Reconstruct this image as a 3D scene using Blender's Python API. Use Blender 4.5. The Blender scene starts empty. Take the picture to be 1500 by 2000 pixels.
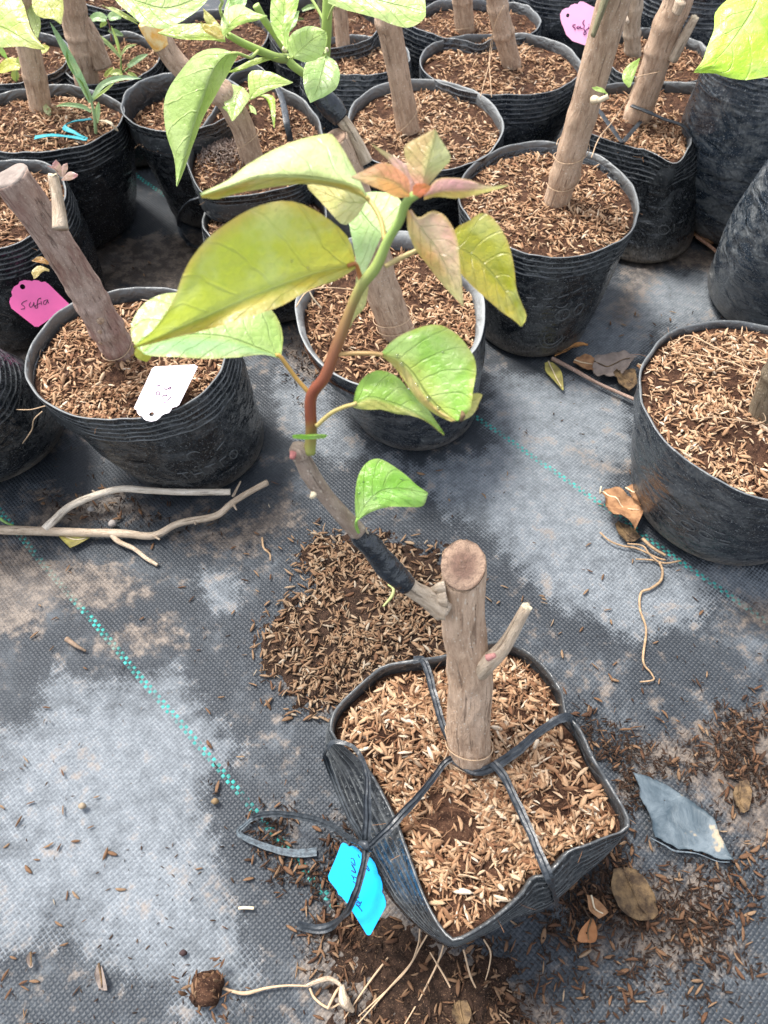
import bpy, bmesh, math
import numpy as np
from mathutils import Vector

# ------------------------------------------------------------------ camera
PITCH, FPX, CAMH = math.radians(55.0), 1500.0, 0.68
C0 = np.array([0, 0, CAMH])
FW = np.array([0, math.cos(PITCH), -math.sin(PITCH)])
UPV = np.array([0, math.sin(PITCH), math.cos(PITCH)])
RT = np.array([1.0, 0, 0])
scene = bpy.context.scene
cam_data = bpy.data.cameras.new('camera')
cam = bpy.data.objects.new('camera', cam_data)
scene.collection.objects.link(cam)
cam.location = C0
cam.rotation_euler = (math.radians(90) - PITCH, 0, 0)
cam_data.sensor_fit = 'VERTICAL'
cam_data.sensor_height = 24.0
cam_data.lens = 24.0 * FPX / 2000.0
cam_data.clip_start = 0.02
cam_data.clip_end = 500
cam_data.dof.use_dof = True
cam_data.dof.focus_distance = 0.62
cam_data.dof.aperture_fstop = 10.0
scene.camera = cam

# ------------------------------------------------------------------ light
SUN_EL, SUN_AZ = math.radians(62), math.radians(-50)   # azimuth measured from +Y towards +X
world = bpy.data.worlds.new('World'); scene.world = world
world.use_nodes = True
wn = world.node_tree.nodes; wl = world.node_tree.links
bg = wn['Background']
sky = wn.new('ShaderNodeTexSky'); sky.sky_type = 'NISHITA'; sky.sun_disc = False
sky.sun_elevation = SUN_EL; sky.sun_rotation = SUN_AZ
sky.air_density = 1.0; sky.dust_density = 3.0; sky.ozone_density = 0.6
hs = wn.new('ShaderNodeHueSaturation'); hs.inputs['Saturation'].default_value = .45
wl.new(sky.outputs['Color'], hs.inputs['Color']); wl.new(hs.outputs[0], bg.inputs['Color'])
bg.inputs['Strength'].default_value = 0.14
sun_data = bpy.data.lights.new('sun', 'SUN')
sun_data.energy = 2.0; sun_data.angle = math.radians(15); sun_data.color = (1.0, 0.96, 0.9)
sun = bpy.data.objects.new('sun', sun_data); scene.collection.objects.link(sun)
sd = Vector((math.sin(SUN_AZ) * math.cos(SUN_EL), math.cos(SUN_AZ) * math.cos(SUN_EL), math.sin(SUN_EL)))
sun.rotation_euler = sd.to_track_quat('Z', 'Y').to_euler()
sun.location = sd * 5
scene.view_settings.view_transform = 'Standard'
scene.view_settings.look = 'None'
scene.view_settings.exposure = 1.6
scene.view_settings.gamma = 1
scene.view_settings.use_curve_mapping = False
scene.cycles.max_bounces = 6

# ------------------------------------------------------------------ picture -> place helpers
def ray(px, py):
    return RT * ((px - 750) / FPX) + UPV * (-(py - 1000) / FPX) + FW
def U(px, py, z=0.0):                      # on the level z
    d = ray(px, py); return C0 + d * ((z - CAMH) / d[2])
def D(px, py, depth):                      # at a distance in front of the camera
    return C0 + ray(px, py) * depth
def V(px, py, y):                          # on the upright plane y
    d = ray(px, py); return C0 + d * (y / d[1])
def PL(px, py, p0, n):
    d = ray(px, py); return C0 + d * (np.dot(np.asarray(p0) - C0, n) / np.dot(d, n))
def depth_of(p): return float(np.dot(np.asarray(p) - C0, FW))

rng = np.random.default_rng(7)
def vnoise(p, seed=0):
    p = np.asarray(p, float)
    i = np.floor(p).astype(np.int64); f = p - i; f = f * f * (3 - 2 * f)
    out = np.zeros(p.shape[0])
    for dx in (0, 1):
        for dy in (0, 1):
            for dz in (0, 1):
                h = (i[:, 0] + dx) * 374761393 + (i[:, 1] + dy) * 668265263 + (i[:, 2] + dz) * 2147483647 + seed * 974634777
                h = (h ^ (h >> 13)) * 1274126177; h = h ^ (h >> 16)
                v = (h & 0xffff) / 65535.0
                w = (f[:, 0] if dx else 1 - f[:, 0]) * (f[:, 1] if dy else 1 - f[:, 1]) * (f[:, 2] if dz else 1 - f[:, 2])
                out += v * w
    return out * 2 - 1
def fbm(p, seed=0, o=4):
    p = np.asarray(p, float); s = 0; a = 1; t = 0
    for k in range(o):
        s = s + a * vnoise(p * 2 ** k, seed + k); t += a; a *= .5
    return s / t
def spline(pts, n):
    pts = np.asarray(pts, float)
    if len(pts) == 2: 
        t = np.linspace(0, 1, n)[:, None]; return pts[0] * (1 - t) + pts[1] * t
    P = np.vstack([2 * pts[0] - pts[1], pts, 2 * pts[-1] - pts[-2]])
    res = []
    for i in range(1, len(P) - 2):
        t = np.linspace(0, 1, 12, endpoint=False)[:, None]
        a, b, c, d = P[i - 1], P[i], P[i + 1], P[i + 2]
        res.append(.5 * ((2 * b) + (c - a) * t + (2 * a - 5 * b + 4 * c - d) * t ** 2 + (-a + 3 * b - 3 * c + d) * t ** 3))
    res = np.vstack(res + [pts[-1:]])
    L = np.concatenate([[0], np.cumsum(np.linalg.norm(np.diff(res, axis=0), axis=1))])
    q = np.linspace(0, L[-1], n)
    return np.stack([np.interp(q, L, res[:, k]) for k in range(res.shape[1])], 1)

# ------------------------------------------------------------------ objects
COL = scene.collection
def make_mesh(name, v, f, smooth=True, **attrs):
    me = bpy.data.meshes.new(name)
    v = np.asarray(v, float)
    me.from_pydata(v.tolist(), [], [list(map(int, q)) for q in f] if not isinstance(f, np.ndarray) else f.tolist())
    if smooth: me.polygons.foreach_set('use_smooth', [True] * len(me.polygons))
    for k, a in attrs.items():
        a = np.asarray(a, float)
        if a.ndim == 1:
            at = me.attributes.new(k, 'FLOAT', 'POINT'); at.data.foreach_set('value', a)
        else:
            at = me.attributes.new(k, 'FLOAT_VECTOR', 'POINT'); at.data.foreach_set('vector', a[:, :3].ravel())
    me.update()
    return me
def tagp(o, label=None, cat=None, group=None, kind=None):
    for k, v in (('label', label), ('category', cat), ('group', group), ('kind', kind)):
        if v: o[k] = v
    return o
class Thing:
    def __init__(s, name, loc, label, cat, group=None):
        s.o = bpy.data.objects.new(name, None); COL.objects.link(s.o)
        s.o.empty_display_size = .03
        s.loc = np.asarray(loc, float); s.o.location = s.loc
        tagp(s.o, label, cat, group)
    def part(s, name, vf, mat, parent=None, smooth=True, label=None, kind=None, **attrs):
        v, f = vf[0], vf[1]
        a = dict(vf[2]) if len(vf) > 2 else {}
        a.update(attrs)
        me = make_mesh(name, np.asarray(v) - s.loc, f, smooth, **a)
        me.materials.append(mat)
        o = bpy.data.objects.new(name, me); COL.objects.link(o); o.parent = parent or s.o
        tagp(o, label, kind=kind)
        return o
def single(name, vf, mat, label=None, cat=None, group=None, kind=None, smooth=True, loc=None, parent=None):
    v = np.asarray(vf[0], float)
    if loc is None: loc = np.array([v[:, 0].mean(), v[:, 1].mean(), v[:, 2].min()])
    if kind == 'structure': loc = np.zeros(3)
    me = make_mesh(name, v - loc, vf[1], smooth, **(vf[2] if len(vf) > 2 else {}))
    me.materials.append(mat)
    o = bpy.data.objects.new(name, me); COL.objects.link(o); o.location = loc
    if parent: o.parent = parent
    return tagp(o, label, cat, group, kind)
def join(parts):
    V_, F_, A = [], [], {}
    off = 0
    for p in parts:
        V_.append(np.asarray(p[0])); F_ += [[int(i) + off for i in q] for q in p[1]]
        if len(p) > 2:
            for k, a in p[2].items(): A.setdefault(k, []).append(np.asarray(a))
        off += len(p[0])
    return np.vstack(V_), F_, {k: np.concatenate(a) for k, a in A.items()}

def grid_faces(nu, nv, wrap=False):
    i, j = np.meshgrid(np.arange(nu - 1), np.arange(nv if wrap else nv - 1), indexing='ij')
    j2 = (j + 1) % nv
    return np.stack([i * nv + j, i * nv + j2, (i + 1) * nv + j2, (i + 1) * nv + j], -1).reshape(-1, 4)
def tube(path, rad, seg=10, n=None, rough=0.0, seed=1, caps=True, flat=1.0, rfreq=1.0):
    """a round stem along a path; rad = list of radii spread along it"""
    path = np.asarray(path, float)
    n = n or max(6, len(path) * 4)
    P = spline(path, n)
    R = np.interp(np.linspace(0, 1, n), np.linspace(0, 1, len(np.atleast_1d(rad))), np.atleast_1d(rad))
    T = np.gradient(P, axis=0); T /= np.linalg.norm(T, axis=1)[:, None] + 1e-12
    a = np.array([0, 0, 1.0]) if abs(T[0][2]) < .9 else np.array([1.0, 0, 0])
    Nn = np.cross(T[0], a); Nn /= np.linalg.norm(Nn)
    th = np.linspace(0, 2 * np.pi, seg, endpoint=False)
    vs, rest, S = [], [], 0
    for i in range(n):
        if i: S += np.linalg.norm(P[i] - P[i - 1])
        Nn = Nn - T[i] * np.dot(Nn, T[i]); Nn /= np.linalg.norm(Nn)
        B = np.cross(T[i], Nn)
        ring = np.cos(th)[:, None] * Nn + np.sin(th)[:, None] * B * flat
        vs.append((ring, P[i], R[i]))
        rest.append(np.stack([np.cos(th) * R[i], np.sin(th) * R[i], np.full(seg, S)], 1))
    rest = np.vstack(rest)
    nz = fbm(rest * np.array([1, 1, .5]) * 90 * rfreq, seed, 3) * rough if rough else np.zeros(len(rest))
    v = np.vstack([p + ring * (r * (1 + nz[k * seg:(k + 1) * seg, None])) for k, (ring, p, r) in enumerate(vs)])
    f = grid_faces(n, seg, True).tolist()
    if caps:
        v = np.vstack([v, P[:1], P[-1:]]); rest = np.vstack([rest, rest[:1] * 0, [[0, 0, S]]])
        c0, c1 = len(v) - 2, len(v) - 1
        for j in range(seg):
            f.append([c0, (j + 1) % seg, j]); f.append([c1, (n - 1) * seg + j, (n - 1) * seg + (j + 1) % seg])
    return v, f, {'rest': rest}
def ribbon(path, w, t=0.0004, n=None, up=(0, 0, 1), twist=0.0, fold=0.0):
    """a flat strip with thickness; w may be a list"""
    path = np.asarray(path, float); n = n or len(path) * 9
    P = spline(path, n); W = np.interp(np.linspace(0, 1, n), np.linspace(0, 1, len(np.atleast_1d(w))), np.atleast_1d(w)) / 2
    T = np.gradient(P, axis=0); T /= np.linalg.norm(T, axis=1)[:, None] + 1e-12
    up = np.asarray(up, float); Sd = np.cross(T, up); Sd /= np.linalg.norm(Sd, axis=1)[:, None] + 1e-9
    N = np.cross(Sd, T)
    ang = np.linspace(0, twist, n)[:, None] if np.isscalar(twist) else np.interp(np.linspace(0, 1, n), np.linspace(0, 1, len(twist)), twist)[:, None]
    S2 = Sd * np.cos(ang) + N * np.sin(ang); N2 = -Sd * np.sin(ang) + N * np.cos(ang)
    k_ = fold; prof = [(-1, -.5 + k_), (-.45, -.5), (0, -.5 + k_ * 1.4), (.5, -.5 + k_ * .2), (1, -.5 + k_ * 1.2), (1, .5 + k_ * 1.2), (.5, .5 + k_ * .2), (0, .5 + k_ * 1.4), (-.45, .5), (-1, .5 + k_)]
    rows = [P + S2 * (W[:, None] * a) + N2 * (t * b) for a, b in prof]
    v = np.stack(rows, 1).reshape(-1, 3)
    m = len(prof)
    f = grid_faces(n, m, True).tolist() + [list(range(m))[::-1], [(n - 1) * m + k for k in range(m)]]
    rest = np.stack([np.tile([p[0] for p in prof], n) * .002, np.zeros(n * m), np.repeat(np.arange(n) * .003, m)], 1)
    v = v + np.column_stack([fbm(v * 160, 5, 2), fbm(v * 160, 6, 2), fbm(v * 160, 7, 2)]) * .0006
    return v, f, {'rest': rest}

# ------------------------------------------------------------------ materials
class M:
    def __init__(s, name):
        s.m = bpy.data.materials.new(name); s.m.use_nodes = True
        s.t = s.m.node_tree; s.t.nodes.clear()
        s.out = s.n('ShaderNodeOutputMaterial'); s.b = s.n('ShaderNodeBsdfPrincipled')
        s.l(s.b.outputs[0], s.out.inputs[0])
    def n(s, ty, **kw):
        q = s.t.nodes.new(ty)
        for k, v in kw.items(): setattr(q, k, v)
        return q
    def l(s, a, b): s.t.links.new(a, b)
    def put(s, sock, x):
        if isinstance(x, bpy.types.NodeSocket): s.l(x, sock)
        elif x is not None:
            if isinstance(x, (tuple, list)) and len(x) == 3 and sock.type == 'RGBA': x = (*x, 1)
            sock.default_value = x
    def math(s, op, a, b=None, c=None, clamp=False):
        q = s.n('ShaderNodeMath', operation=op, use_clamp=clamp)
        s.put(q.inputs[0], a)
        if b is not None: s.put(q.inputs[1], b)
        if c is not None: s.put(q.inputs[2], c)
        return q.outputs[0]
    def mix(s, f, a, b, mode='MIX'):
        q = s.n('ShaderNodeMix', data_type='RGBA', blend_type=mode)
        s.put(q.inputs[0], f); s.put(q.inputs[6], a); s.put(q.inputs[7], b); return q.outputs[2]
    def step(s, x, lo, hi, a=0.0, b=1.0):
        q = s.n('ShaderNodeMapRange', interpolation_type='SMOOTHSTEP')
        s.put(q.inputs[0], x); q.inputs[1].default_value = lo; q.inputs[2].default_value = hi
        q.inputs[3].default_value = a; q.inputs[4].default_value = b; return q.outputs[0]
    def attr(s, name, vec=False):
        q = s.n('ShaderNodeAttribute', attribute_name=name); return q.outputs['Vector'] if vec else q.outputs['Fac']
    def obj(s): return s.n('ShaderNodeTexCoord').outputs['Object']
    def geo(s): return s.n('ShaderNodeNewGeometry').outputs['Position']
    def sc(s, v, k):
        q = s.n('ShaderNodeVectorMath', operation='MULTIPLY'); s.put(q.inputs[0], v); q.inputs[1].default_value = k if isinstance(k, tuple) else (k, k, k)
        return q.outputs[0]
    def noise(s, v, scale=1.0, det=4, rough=.55, dist=0.0, col=False):
        q = s.n('ShaderNodeTexNoise'); s.put(q.inputs['Vector'], v); q.inputs['Scale'].default_value = scale
        q.inputs['Detail'].default_value = det; q.inputs['Roughness'].default_value = rough; q.inputs['Distortion'].default_value = dist
        return q.outputs['Color' if col else 'Fac']
    def vor(s, v, scale, feat='F1'):
        q = s.n('ShaderNodeTexVoronoi', feature=feat); s.put(q.inputs['Vector'], v); q.inputs['Scale'].default_value = scale
        return q.outputs['Distance']
    def bump(s, h, dist, strength=1.0, normal=None):
        q = s.n('ShaderNodeBump'); s.put(q.inputs['Height'], h); q.inputs['Distance'].default_value = dist; q.inputs['Strength'].default_value = strength
        if normal is not None: s.put(q.inputs['Normal'], normal)
        return q.outputs[0]
    def fin(s, color=None, rough=None, normal=None, spec=None):
        s.put(s.b.inputs['Base Color'], color); s.put(s.b.inputs['Roughness'], rough)
        if normal is not None: s.put(s.b.inputs['Normal'], normal)
        s.put(s.b.inputs['Specular IOR Level'], spec)
        return s.m

def mat_bag(name, dusty, tint=(.006, .008, .0105), streak=1.0):
    m = M(name); r = m.attr('rest', True); d = m.attr('dust'); g = m.geo()
    n1 = m.noise(m.sc(r, (3.2, 3.2, 4.5)), 1.0, 5, .62, .8)
    n2 = m.noise(m.sc(r, (40, 40, 26)), 1.0, 4, .7)
    sp = m.noise(g, 520, 2, .6)
    wisp = m.noise(m.sc(r, (5, 5, 8)), 1.0, 6, .72, 2.2)
    scr = m.noise(m.sc(r, (14, 14, 90)), 1.0, 3, .6, 1.0); hair = m.step(m.math('ABSOLUTE', m.math('SUBTRACT', scr, .5)), .0, .03, 1, 0)
    hair = m.math('MULTIPLY', hair, m.step(n2, .52, .66))
    a = m.math('MULTIPLY', m.step(n1, .42, .66), m.step(n2, .25, .8, .15, 1))
    a = m.math('MULTIPLY', a, .55 * dusty)
    b = m.math('MULTIPLY', m.step(wisp, .54, .70), .55 * streak)
    c = m.math('MULTIPLY', m.step(sp, .63, .69), .85 * (.3 + dusty))
    hr = m.math('MULTIPLY', hair, .42 * streak)
    low = m.math('MULTIPLY', m.attr('low'), m.step(n2, .25, .7))
    e = m.math('MAXIMUM', m.math('MAXIMUM', a, m.math('MULTIPLY', b, m.step(n2, .3, .7, .3, 1))), m.math('MAXIMUM', c, m.math('MAXIMUM', hr, d)))
    col = m.mix(e, tint, m.mix(n2, (.17, .19, .205), (.3, .3, .28)))
    col = m.mix(m.math('MULTIPLY', low, .85), col, m.mix(n1, (.2, .15, .11), (.32, .27, .21)))
    rg = m.math('MULTIPLY_ADD', e, .45, .24)
    rg = m.math('MULTIPLY_ADD', low, .3, rg, clamp=True)
    h = m.math('ADD', m.noise(m.sc(r, (3.0, 3.0, 5)), 1.0, 2, .45, 1.2), m.math('MULTIPLY', m.noise(m.sc(r, (12, 12, 16)), 1, 2, .5, 1.0), .16))
    return m.fin(col, rg, m.bump(h, .007, .7), .6)
def mat_soil(name, c1, c2):
    m = M(name); g = m.geo()
    n = m.noise(g, 130, 5, .7); n2 = m.noise(g, 700, 3, .7)
    col = m.mix(m.step(n, .35, .65), c1, c2)
    col = m.mix(m.step(n2, .58, .72), col, (.28, .17, .1))
    return m.fin(col, .95, m.bump(m.math('ADD', n, m.math('MULTIPLY', n2, .6)), .004, 1.0), .15)
def mat_husk(name, dark=1.0):
    m = M(name); t = m.attr('tint'); r = m.attr('rest', True)
    ramp = m.n('ShaderNodeValToRGB'); m.l(t, ramp.inputs[0])
    el = ramp.color_ramp.elements
    cs = [(0, (.06, .03, .018)), (.2, (.19, .085, .04)), (.42, (.34, .19, .1)), (.68, (.5, .325, .19)), (.9, (.64, .48, .32)), (1, (.7, .6, .46))]
    el[0].position = 0; el[0].color = (*[c * dark for c in cs[0][1]], 1); el[1].position = 1; el[1].color = (*[c * dark for c in cs[-1][1]], 1)
    for p, c in cs[1:-1]:
        e = el.new(p); e.color = (*[x * dark for x in c], 1)
    n = m.noise(m.sc(r, (9, 9, 1.2)), 1, 3, .6); g = m.noise(m.geo(), 900, 3, .7)
    col = m.mix(m.step(n, .3, .7, 0, .45), ramp.outputs[0], (.2 * dark, .1 * dark, .05 * dark))
    col = m.mix(m.step(g, .62, .75, 0, .5), col, (.1, .05, .03))
    return m.fin(col, .75, m.bump(m.noise(m.sc(r, (14, 14, .8)), 1, 2), .0006, .6), .3)
def mat_bark(name, c1, c2, spot=.5, red=0):
    m = M(name); r = m.attr('rest', True)
    n = m.noise(m.sc(r, (260, 260, 75)), 1, 5, .68, .6); n2 = m.noise(m.sc(r, (45, 45, 22)), 1, 4, .6)
    v = m.vor(m.sc(r, (330, 330, 250)), 1.0)
    fine = m.noise(m.sc(r, (1300, 1300, 800)), 1, 3, .7); crack = m.noise(m.sc(r, (420, 420, 30)), 1, 3, .6, .3)
    col = m.mix(m.step(n, .25, .75), c1, c2)
    col = m.mix(m.step(n2, .42, .72, 0, .6), col, (c2[0] * 1.22, c2[1] * 1.25, c2[2] * 1.3))
    col = m.mix(m.step(fine, .5, .75, 0, .4), col, (c1[0] * .6, c1[1] * .55, c1[2] * .52))
    col = m.mix(m.step(crack, .60, .68, 0, .45), col, (c1[0] * .45, c1[1] * .4, c1[2] * .38))
    col = m.mix(m.math('MULTIPLY', m.step(v, .24, .12, 0, spot), m.step(n2, .35, .5)), col, (.66, .56, .44)); v2 = m.vor(m.sc(r, (260, 260, 190)), 1.0); col = m.mix(m.step(v2, .13, .06, 0, .6), col, (.1, .06, .04))
    if red: col = m.mix(m.step(n2, .52, .35, 0, red), col, (.25, .1, .08))
    h = m.math('ADD', m.math('ADD', n, m.math('MULTIPLY', fine, .4)), m.math('MULTIPLY', m.step(crack, .6, .7), -.6))
    return m.fin(col, .85, m.bump(h, .0026, .9), .25)
def mat_plain(name, c, rough=.6, var=.25, spec=.4, scale=300, bump=.0004, c2=None):
    m = M(name); g = m.obj(); n = m.noise(g, scale, 4, .6)
    c2 = c2 or tuple(x * (1 - var) for x in c)
    return m.fin(m.mix(m.step(n, .35, .68), c, c2), rough, m.bump(n, bump, .7), spec)
def mat_leaf(name, trans=.4, rough=.32):
    m = M(name); uv = m.attr('uvl', True); ct = m.attr('ctop', True); cb = m.attr('cund', True)
    sep = m.n('ShaderNodeSeparateXYZ'); m.l(uv, sep.inputs[0])
    u, v = sep.outputs[0], sep.outputs[1]
    au = m.math('ABSOLUTE', u)
    bw = m.noise(m.obj(), 60, 2, .5)
    ph = m.math('FRACT', m.math('ADD', m.math('MULTIPLY', v, 6.5), m.math('ADD', m.math('MULTIPLY', au, -1.6), m.math('MULTIPLY', bw, .7))))
    sv = m.step(m.math('ABSOLUTE', m.math('SUBTRACT', ph, .5)), .0, .075, 1, 0)
    mid = m.step(au, .012, .05, 1, 0)
    ret = m.vor(m.obj(), 330, 'DISTANCE_TO_EDGE'); rv = m.step(ret, .02, .12, 1, 0)
    vein = m.math('MAXIMUM', m.math('MULTIPLY', sv, .4), mid)
    vein = m.math('MAXIMUM', vein, m.math('MULTIPLY', rv, .08))
    geo = m.n('ShaderNodeNewGeometry')
    base = m.mix(1.0, m.mix(geo.outputs['Backfacing'], ct, cb), (1.22, 1.2, 1.15), 'MULTIPLY')
    mo = m.noise(m.obj(), 45, 3, .6); fn = m.noise(m.obj(), 500, 3, .6)
    base = m.mix(m.step(mo, .44, .62, 0, .6), base, m.mix(.5, base, (.62, .68, .36))); lo = m.noise(m.obj(), 85, 4, .65); base = m.mix(m.step(lo, .5, .68, 0, .45), base, m.mix(.5, base, (.2, .32, .03))); sp = m.noise(m.obj(), 260, 3, .6); base = m.mix(m.step(sp, .68, .74, 0, .5), base, (.25, .2, .06))  # pale patches from mo paint glossy highlights into the blade colour
    base = m.mix(m.step(fn, .45, .75, 0, .18), base, (.18, .3, .05))
    base = m.mix(m.math('MULTIPLY', vein, .18), base, (.55, .62, .25))
    bu = m.bump(m.math('ADD', m.math('MULTIPLY', vein, -.6), m.math('MULTIPLY', mo, 2.2)), .0022, .8)
    m.fin(base, rough, bu, .6)
    tr = m.n('ShaderNodeBsdfTranslucent'); m.put(tr.inputs[0], m.mix(.25, base, (.6, .8, .2))); m.l(bu, tr.inputs['Normal'])
    mx = m.n('ShaderNodeMixShader'); mx.inputs[0].default_value = trans
    m.l(m.b.outputs[0], mx.inputs[1]); m.l(tr.outputs[0], mx.inputs[2]); m.l(mx.outputs[0], m.out.inputs[0])
    return m.m

BAG = mat_bag('bag_plastic', .55); BAGD = mat_bag('bag_plastic_dusty', 1.0, (.012, .016, .022)); BAGX = mat_bag('bag_plastic_powdery', 1.7, (.022, .032, .045), 1.5); BAGN = mat_bag('bag_plastic_clean', .2, (.004, .005, .007), .35)
TIE = mat_plain('tie_plastic', (.014, .018, .023), .35, .5, .5, 200, .001, (.04, .047, .054))
TIEG = mat_plain('tie_plastic_dusty', (.13, .16, .18), .55, .4, .4, 300, .001, (.06, .07, .08))
SOIL = mat_soil('potting_soil', (.03, .014, .009), (.1, .05, .03))
SOILW = mat_soil('spilled_soil', (.018, .011, .008), (.06, .035, .024))
HUSK = mat_husk('rice_husk'); HUSKW = mat_husk('rice_husk_damp', .5); CRUMB = mat_husk('dark_crumb', .2)
BARK = mat_bark('bark_grey', (.33, .21, .135), (.6, .43, .3), .8); BARKR = mat_bark('bark_reddish', (.24, .155, .12), (.48, .35, .28), .4, .4)
TWIG = mat_bark('twig_bark', (.34, .25, .17), (.62, .5, .37), .2); SCION = mat_bark('scion_bark', (.24, .17, .125), (.4, .31, .24), .6)
def mat_cut():
    m = M('cut_wood'); r = m.attr('rad'); n = m.noise(m.obj(), 120, 4, .6); n2 = m.noise(m.obj(), 900, 3, .6)
    q = m.math('ADD', r, m.math('MULTIPLY', m.math('SUBTRACT', n, .5), .5))
    c = m.mix(m.step(q, .35, .85), (.2, .12, .09), (.4, .27, .19)); c = m.mix(m.step(q, .16, .07), c, (.45, .34, .27)); n4 = m.noise(m.obj(), 300, 4, .7); c = m.mix(m.step(n4, .45, .65, 0, .7), c, (.13, .085, .065))
    c = m.mix(m.step(n2, .45, .7, 0, .5), c, (.2, .13, .09)); c = m.mix(m.step(q, .9, 1.05, 0, .8), c, (.16, .1, .07))
    return m.fin(c, .85, m.bump(m.math('ADD', n, n2), .0012, .8), .2)
CUT = mat_cut()
CUTL = mat_plain('cut_wood_pale', (.66, .55, .38), .8, .2, .2, 300, .0006)
TAPE = mat_plain('grafting_tape', (.006, .008, .011), .22, .3, .7, 110, .003, (.016, .02, .026))
ORANGE = mat_plain('orange_wrap', (.85, .42, .06), .4, .3, .5, 120, .002, (.9, .7, .35))
STR = mat_plain('string', (.5, .35, .22), .8, .2)
ROOT = mat_plain('root', (.4, .27, .16), .85, .4, .2, 200)
LEAF = mat_leaf('leaf_blade'); PET = None
def mat_petiole():
    m = M('petiole'); return m.fin(m.attr('ctop', True), .45, None, .4)
PETM = mat_petiole()
DRY = mat_plain('dry_leaf', (.36, .2, .1), .8, .4, .25, 90, .003, (.2, .1, .05)); DRYG = mat_plain('dry_leaf_grey', (.27, .22, .19), .85, .3, .2, 90, .003)
DRYW = mat_plain('rotten_leaf', (.17, .11, .055), .8, .5, .25, 120, .006, (.05, .032, .02)); DRYY = mat_plain('yellowed_leaf', (.4, .36, .1), .7, .3, .3, 80, .001, (.2, .17, .06))
PINK = mat_plain('pink_card', (.95, .16, .42), .35, .06, .4, 60, .0001); PINKL = mat_plain('faded_pink_card', (1.0, .46, .68), .3, .05, .5, 60, .0001)
WHITE = mat_plain('glare_white_card', (.6, .53, .58), .25, .03, .6, 60, .0001); BLUE = mat_plain('blue_card', (.0, .33, .8), .35, .1, .4, 60, .0001, (.0, .38, .84))  # WHITE: blown-out glare on the tag is put into the card colour
INK = mat_plain('ink', (.02, .01, .03), .6); INKP = mat_plain('ink_purple', (.12, .0, .1), .6)
TEAL = mat_plain('teal_twine', (.02, .28, .33), .5, .3, .4, 300, .001)
CLOTH = mat_plain('white_film', (.75, .78, .84), .45, .1, .4, 80, .003)
def mat_scrap():
    m = M('scrap_plastic'); g = m.obj(); n = m.noise(g, 30, 5, .65, .6); n2 = m.noise(g, 260, 4, .7)
    c = m.mix(m.step(n, .35, .65), (.035, .055, .07), (.12, .15, .17)); c = m.mix(m.step(n2, .55, .7, 0, .5), c, (.05, .07, .085))
    st = m.noise(g, 48, 3, .5); c = m.mix(m.step(st, .64, .69), c, (.28, .23, .16))
    return m.fin(c, .55, m.bump(n, .006, .5), .4)
SCRAP = mat_scrap()
def mat_drop():
    m = M('water'); m.b.inputs['Transmission Weight'].default_value = 1; m.b.inputs['IOR'].default_value = 1.33
    return m.fin((1, 1, 1), .02)
DROP = mat_drop()

# ------------------------------------------------------------------ the ground: woven cloth
TAPEW = 0.0034
A45 = math.radians(-45.5)
eu = np.array([math.cos(A45), math.sin(A45)]); ev = np.array([-eu[1], eu[0]])
def vof(px, py): return float(np.dot(U(px, py, 0)[:2], ev)) / TAPEW
v_line1 = round((vof(150, 1180) + vof(520, 1600)) / 2)
v_line2 = round((vof(930, 800) + vof(1170, 980) + vof(1420, 1165)) / 3)
def polyd(P, poly):
    """signed distance, positive inside"""
    poly = np.asarray(poly); n = len(poly); d = np.full(len(P), 1e9); ins = np.zeros(len(P), bool)
    for i in range(n):
        a, b = poly[i], poly[(i + 1) % n]; ab = b - a
        t = np.clip(((P - a) @ ab) / (ab @ ab), 0, 1)
        d = np.minimum(d, np.linalg.norm(P - a - t[:, None] * ab, axis=1))
        c = ((a[1] > P[:, 1]) != (b[1] > P[:, 1])) & (P[:, 0] < (b[0] - a[0]) * (P[:, 1] - a[1]) / (b[1] - a[1] + 1e-12) + a[0])
        ins ^= c
    return np.where(ins, d, -d)
def wp(px): return np.array([U(x, y, 0)[:2] for x, y in px])
DUST = [
    [(95, 1300), (170, 1330), (300, 1310), (340, 1290), (400, 1370), (440, 1420), (470, 1460), (440, 1500), (390, 1560), (430, 1640), (420, 1740), (470, 1800), (500, 1900), (420, 2000), (330, 1960), (200, 1880), (100, 1830), (-40, 1880), (-60, 1440), (60, 1400)],
    [(560, 700), (520, 760), (560, 850), (620, 900), (700, 905), (820, 935), (860, 1010), (960, 1060), (1050, 1150), (1100, 1200), (1240, 1255), (1300, 1230), (1370, 1215), (1400, 1160), (1500, 1200), (1560, 1120), (1300, 1080), (1200, 1000), (1240, 900), (1240, 800), (1160, 730), (950, 720), (940, 880), (820, 900), (700, 860), (640, 760)],
    [(1150, 560), (1250, 520), (1420, 520), (1420, 620), (1280, 650), (1250, 740), (1150, 720), (1100, 690)],
    [(380, 1110), (470, 1130), (460, 1190), (400, 1200)],
    [(-60, 1440), (60, 1400), (60, 1480), (-60, 1520)],
]
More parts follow.
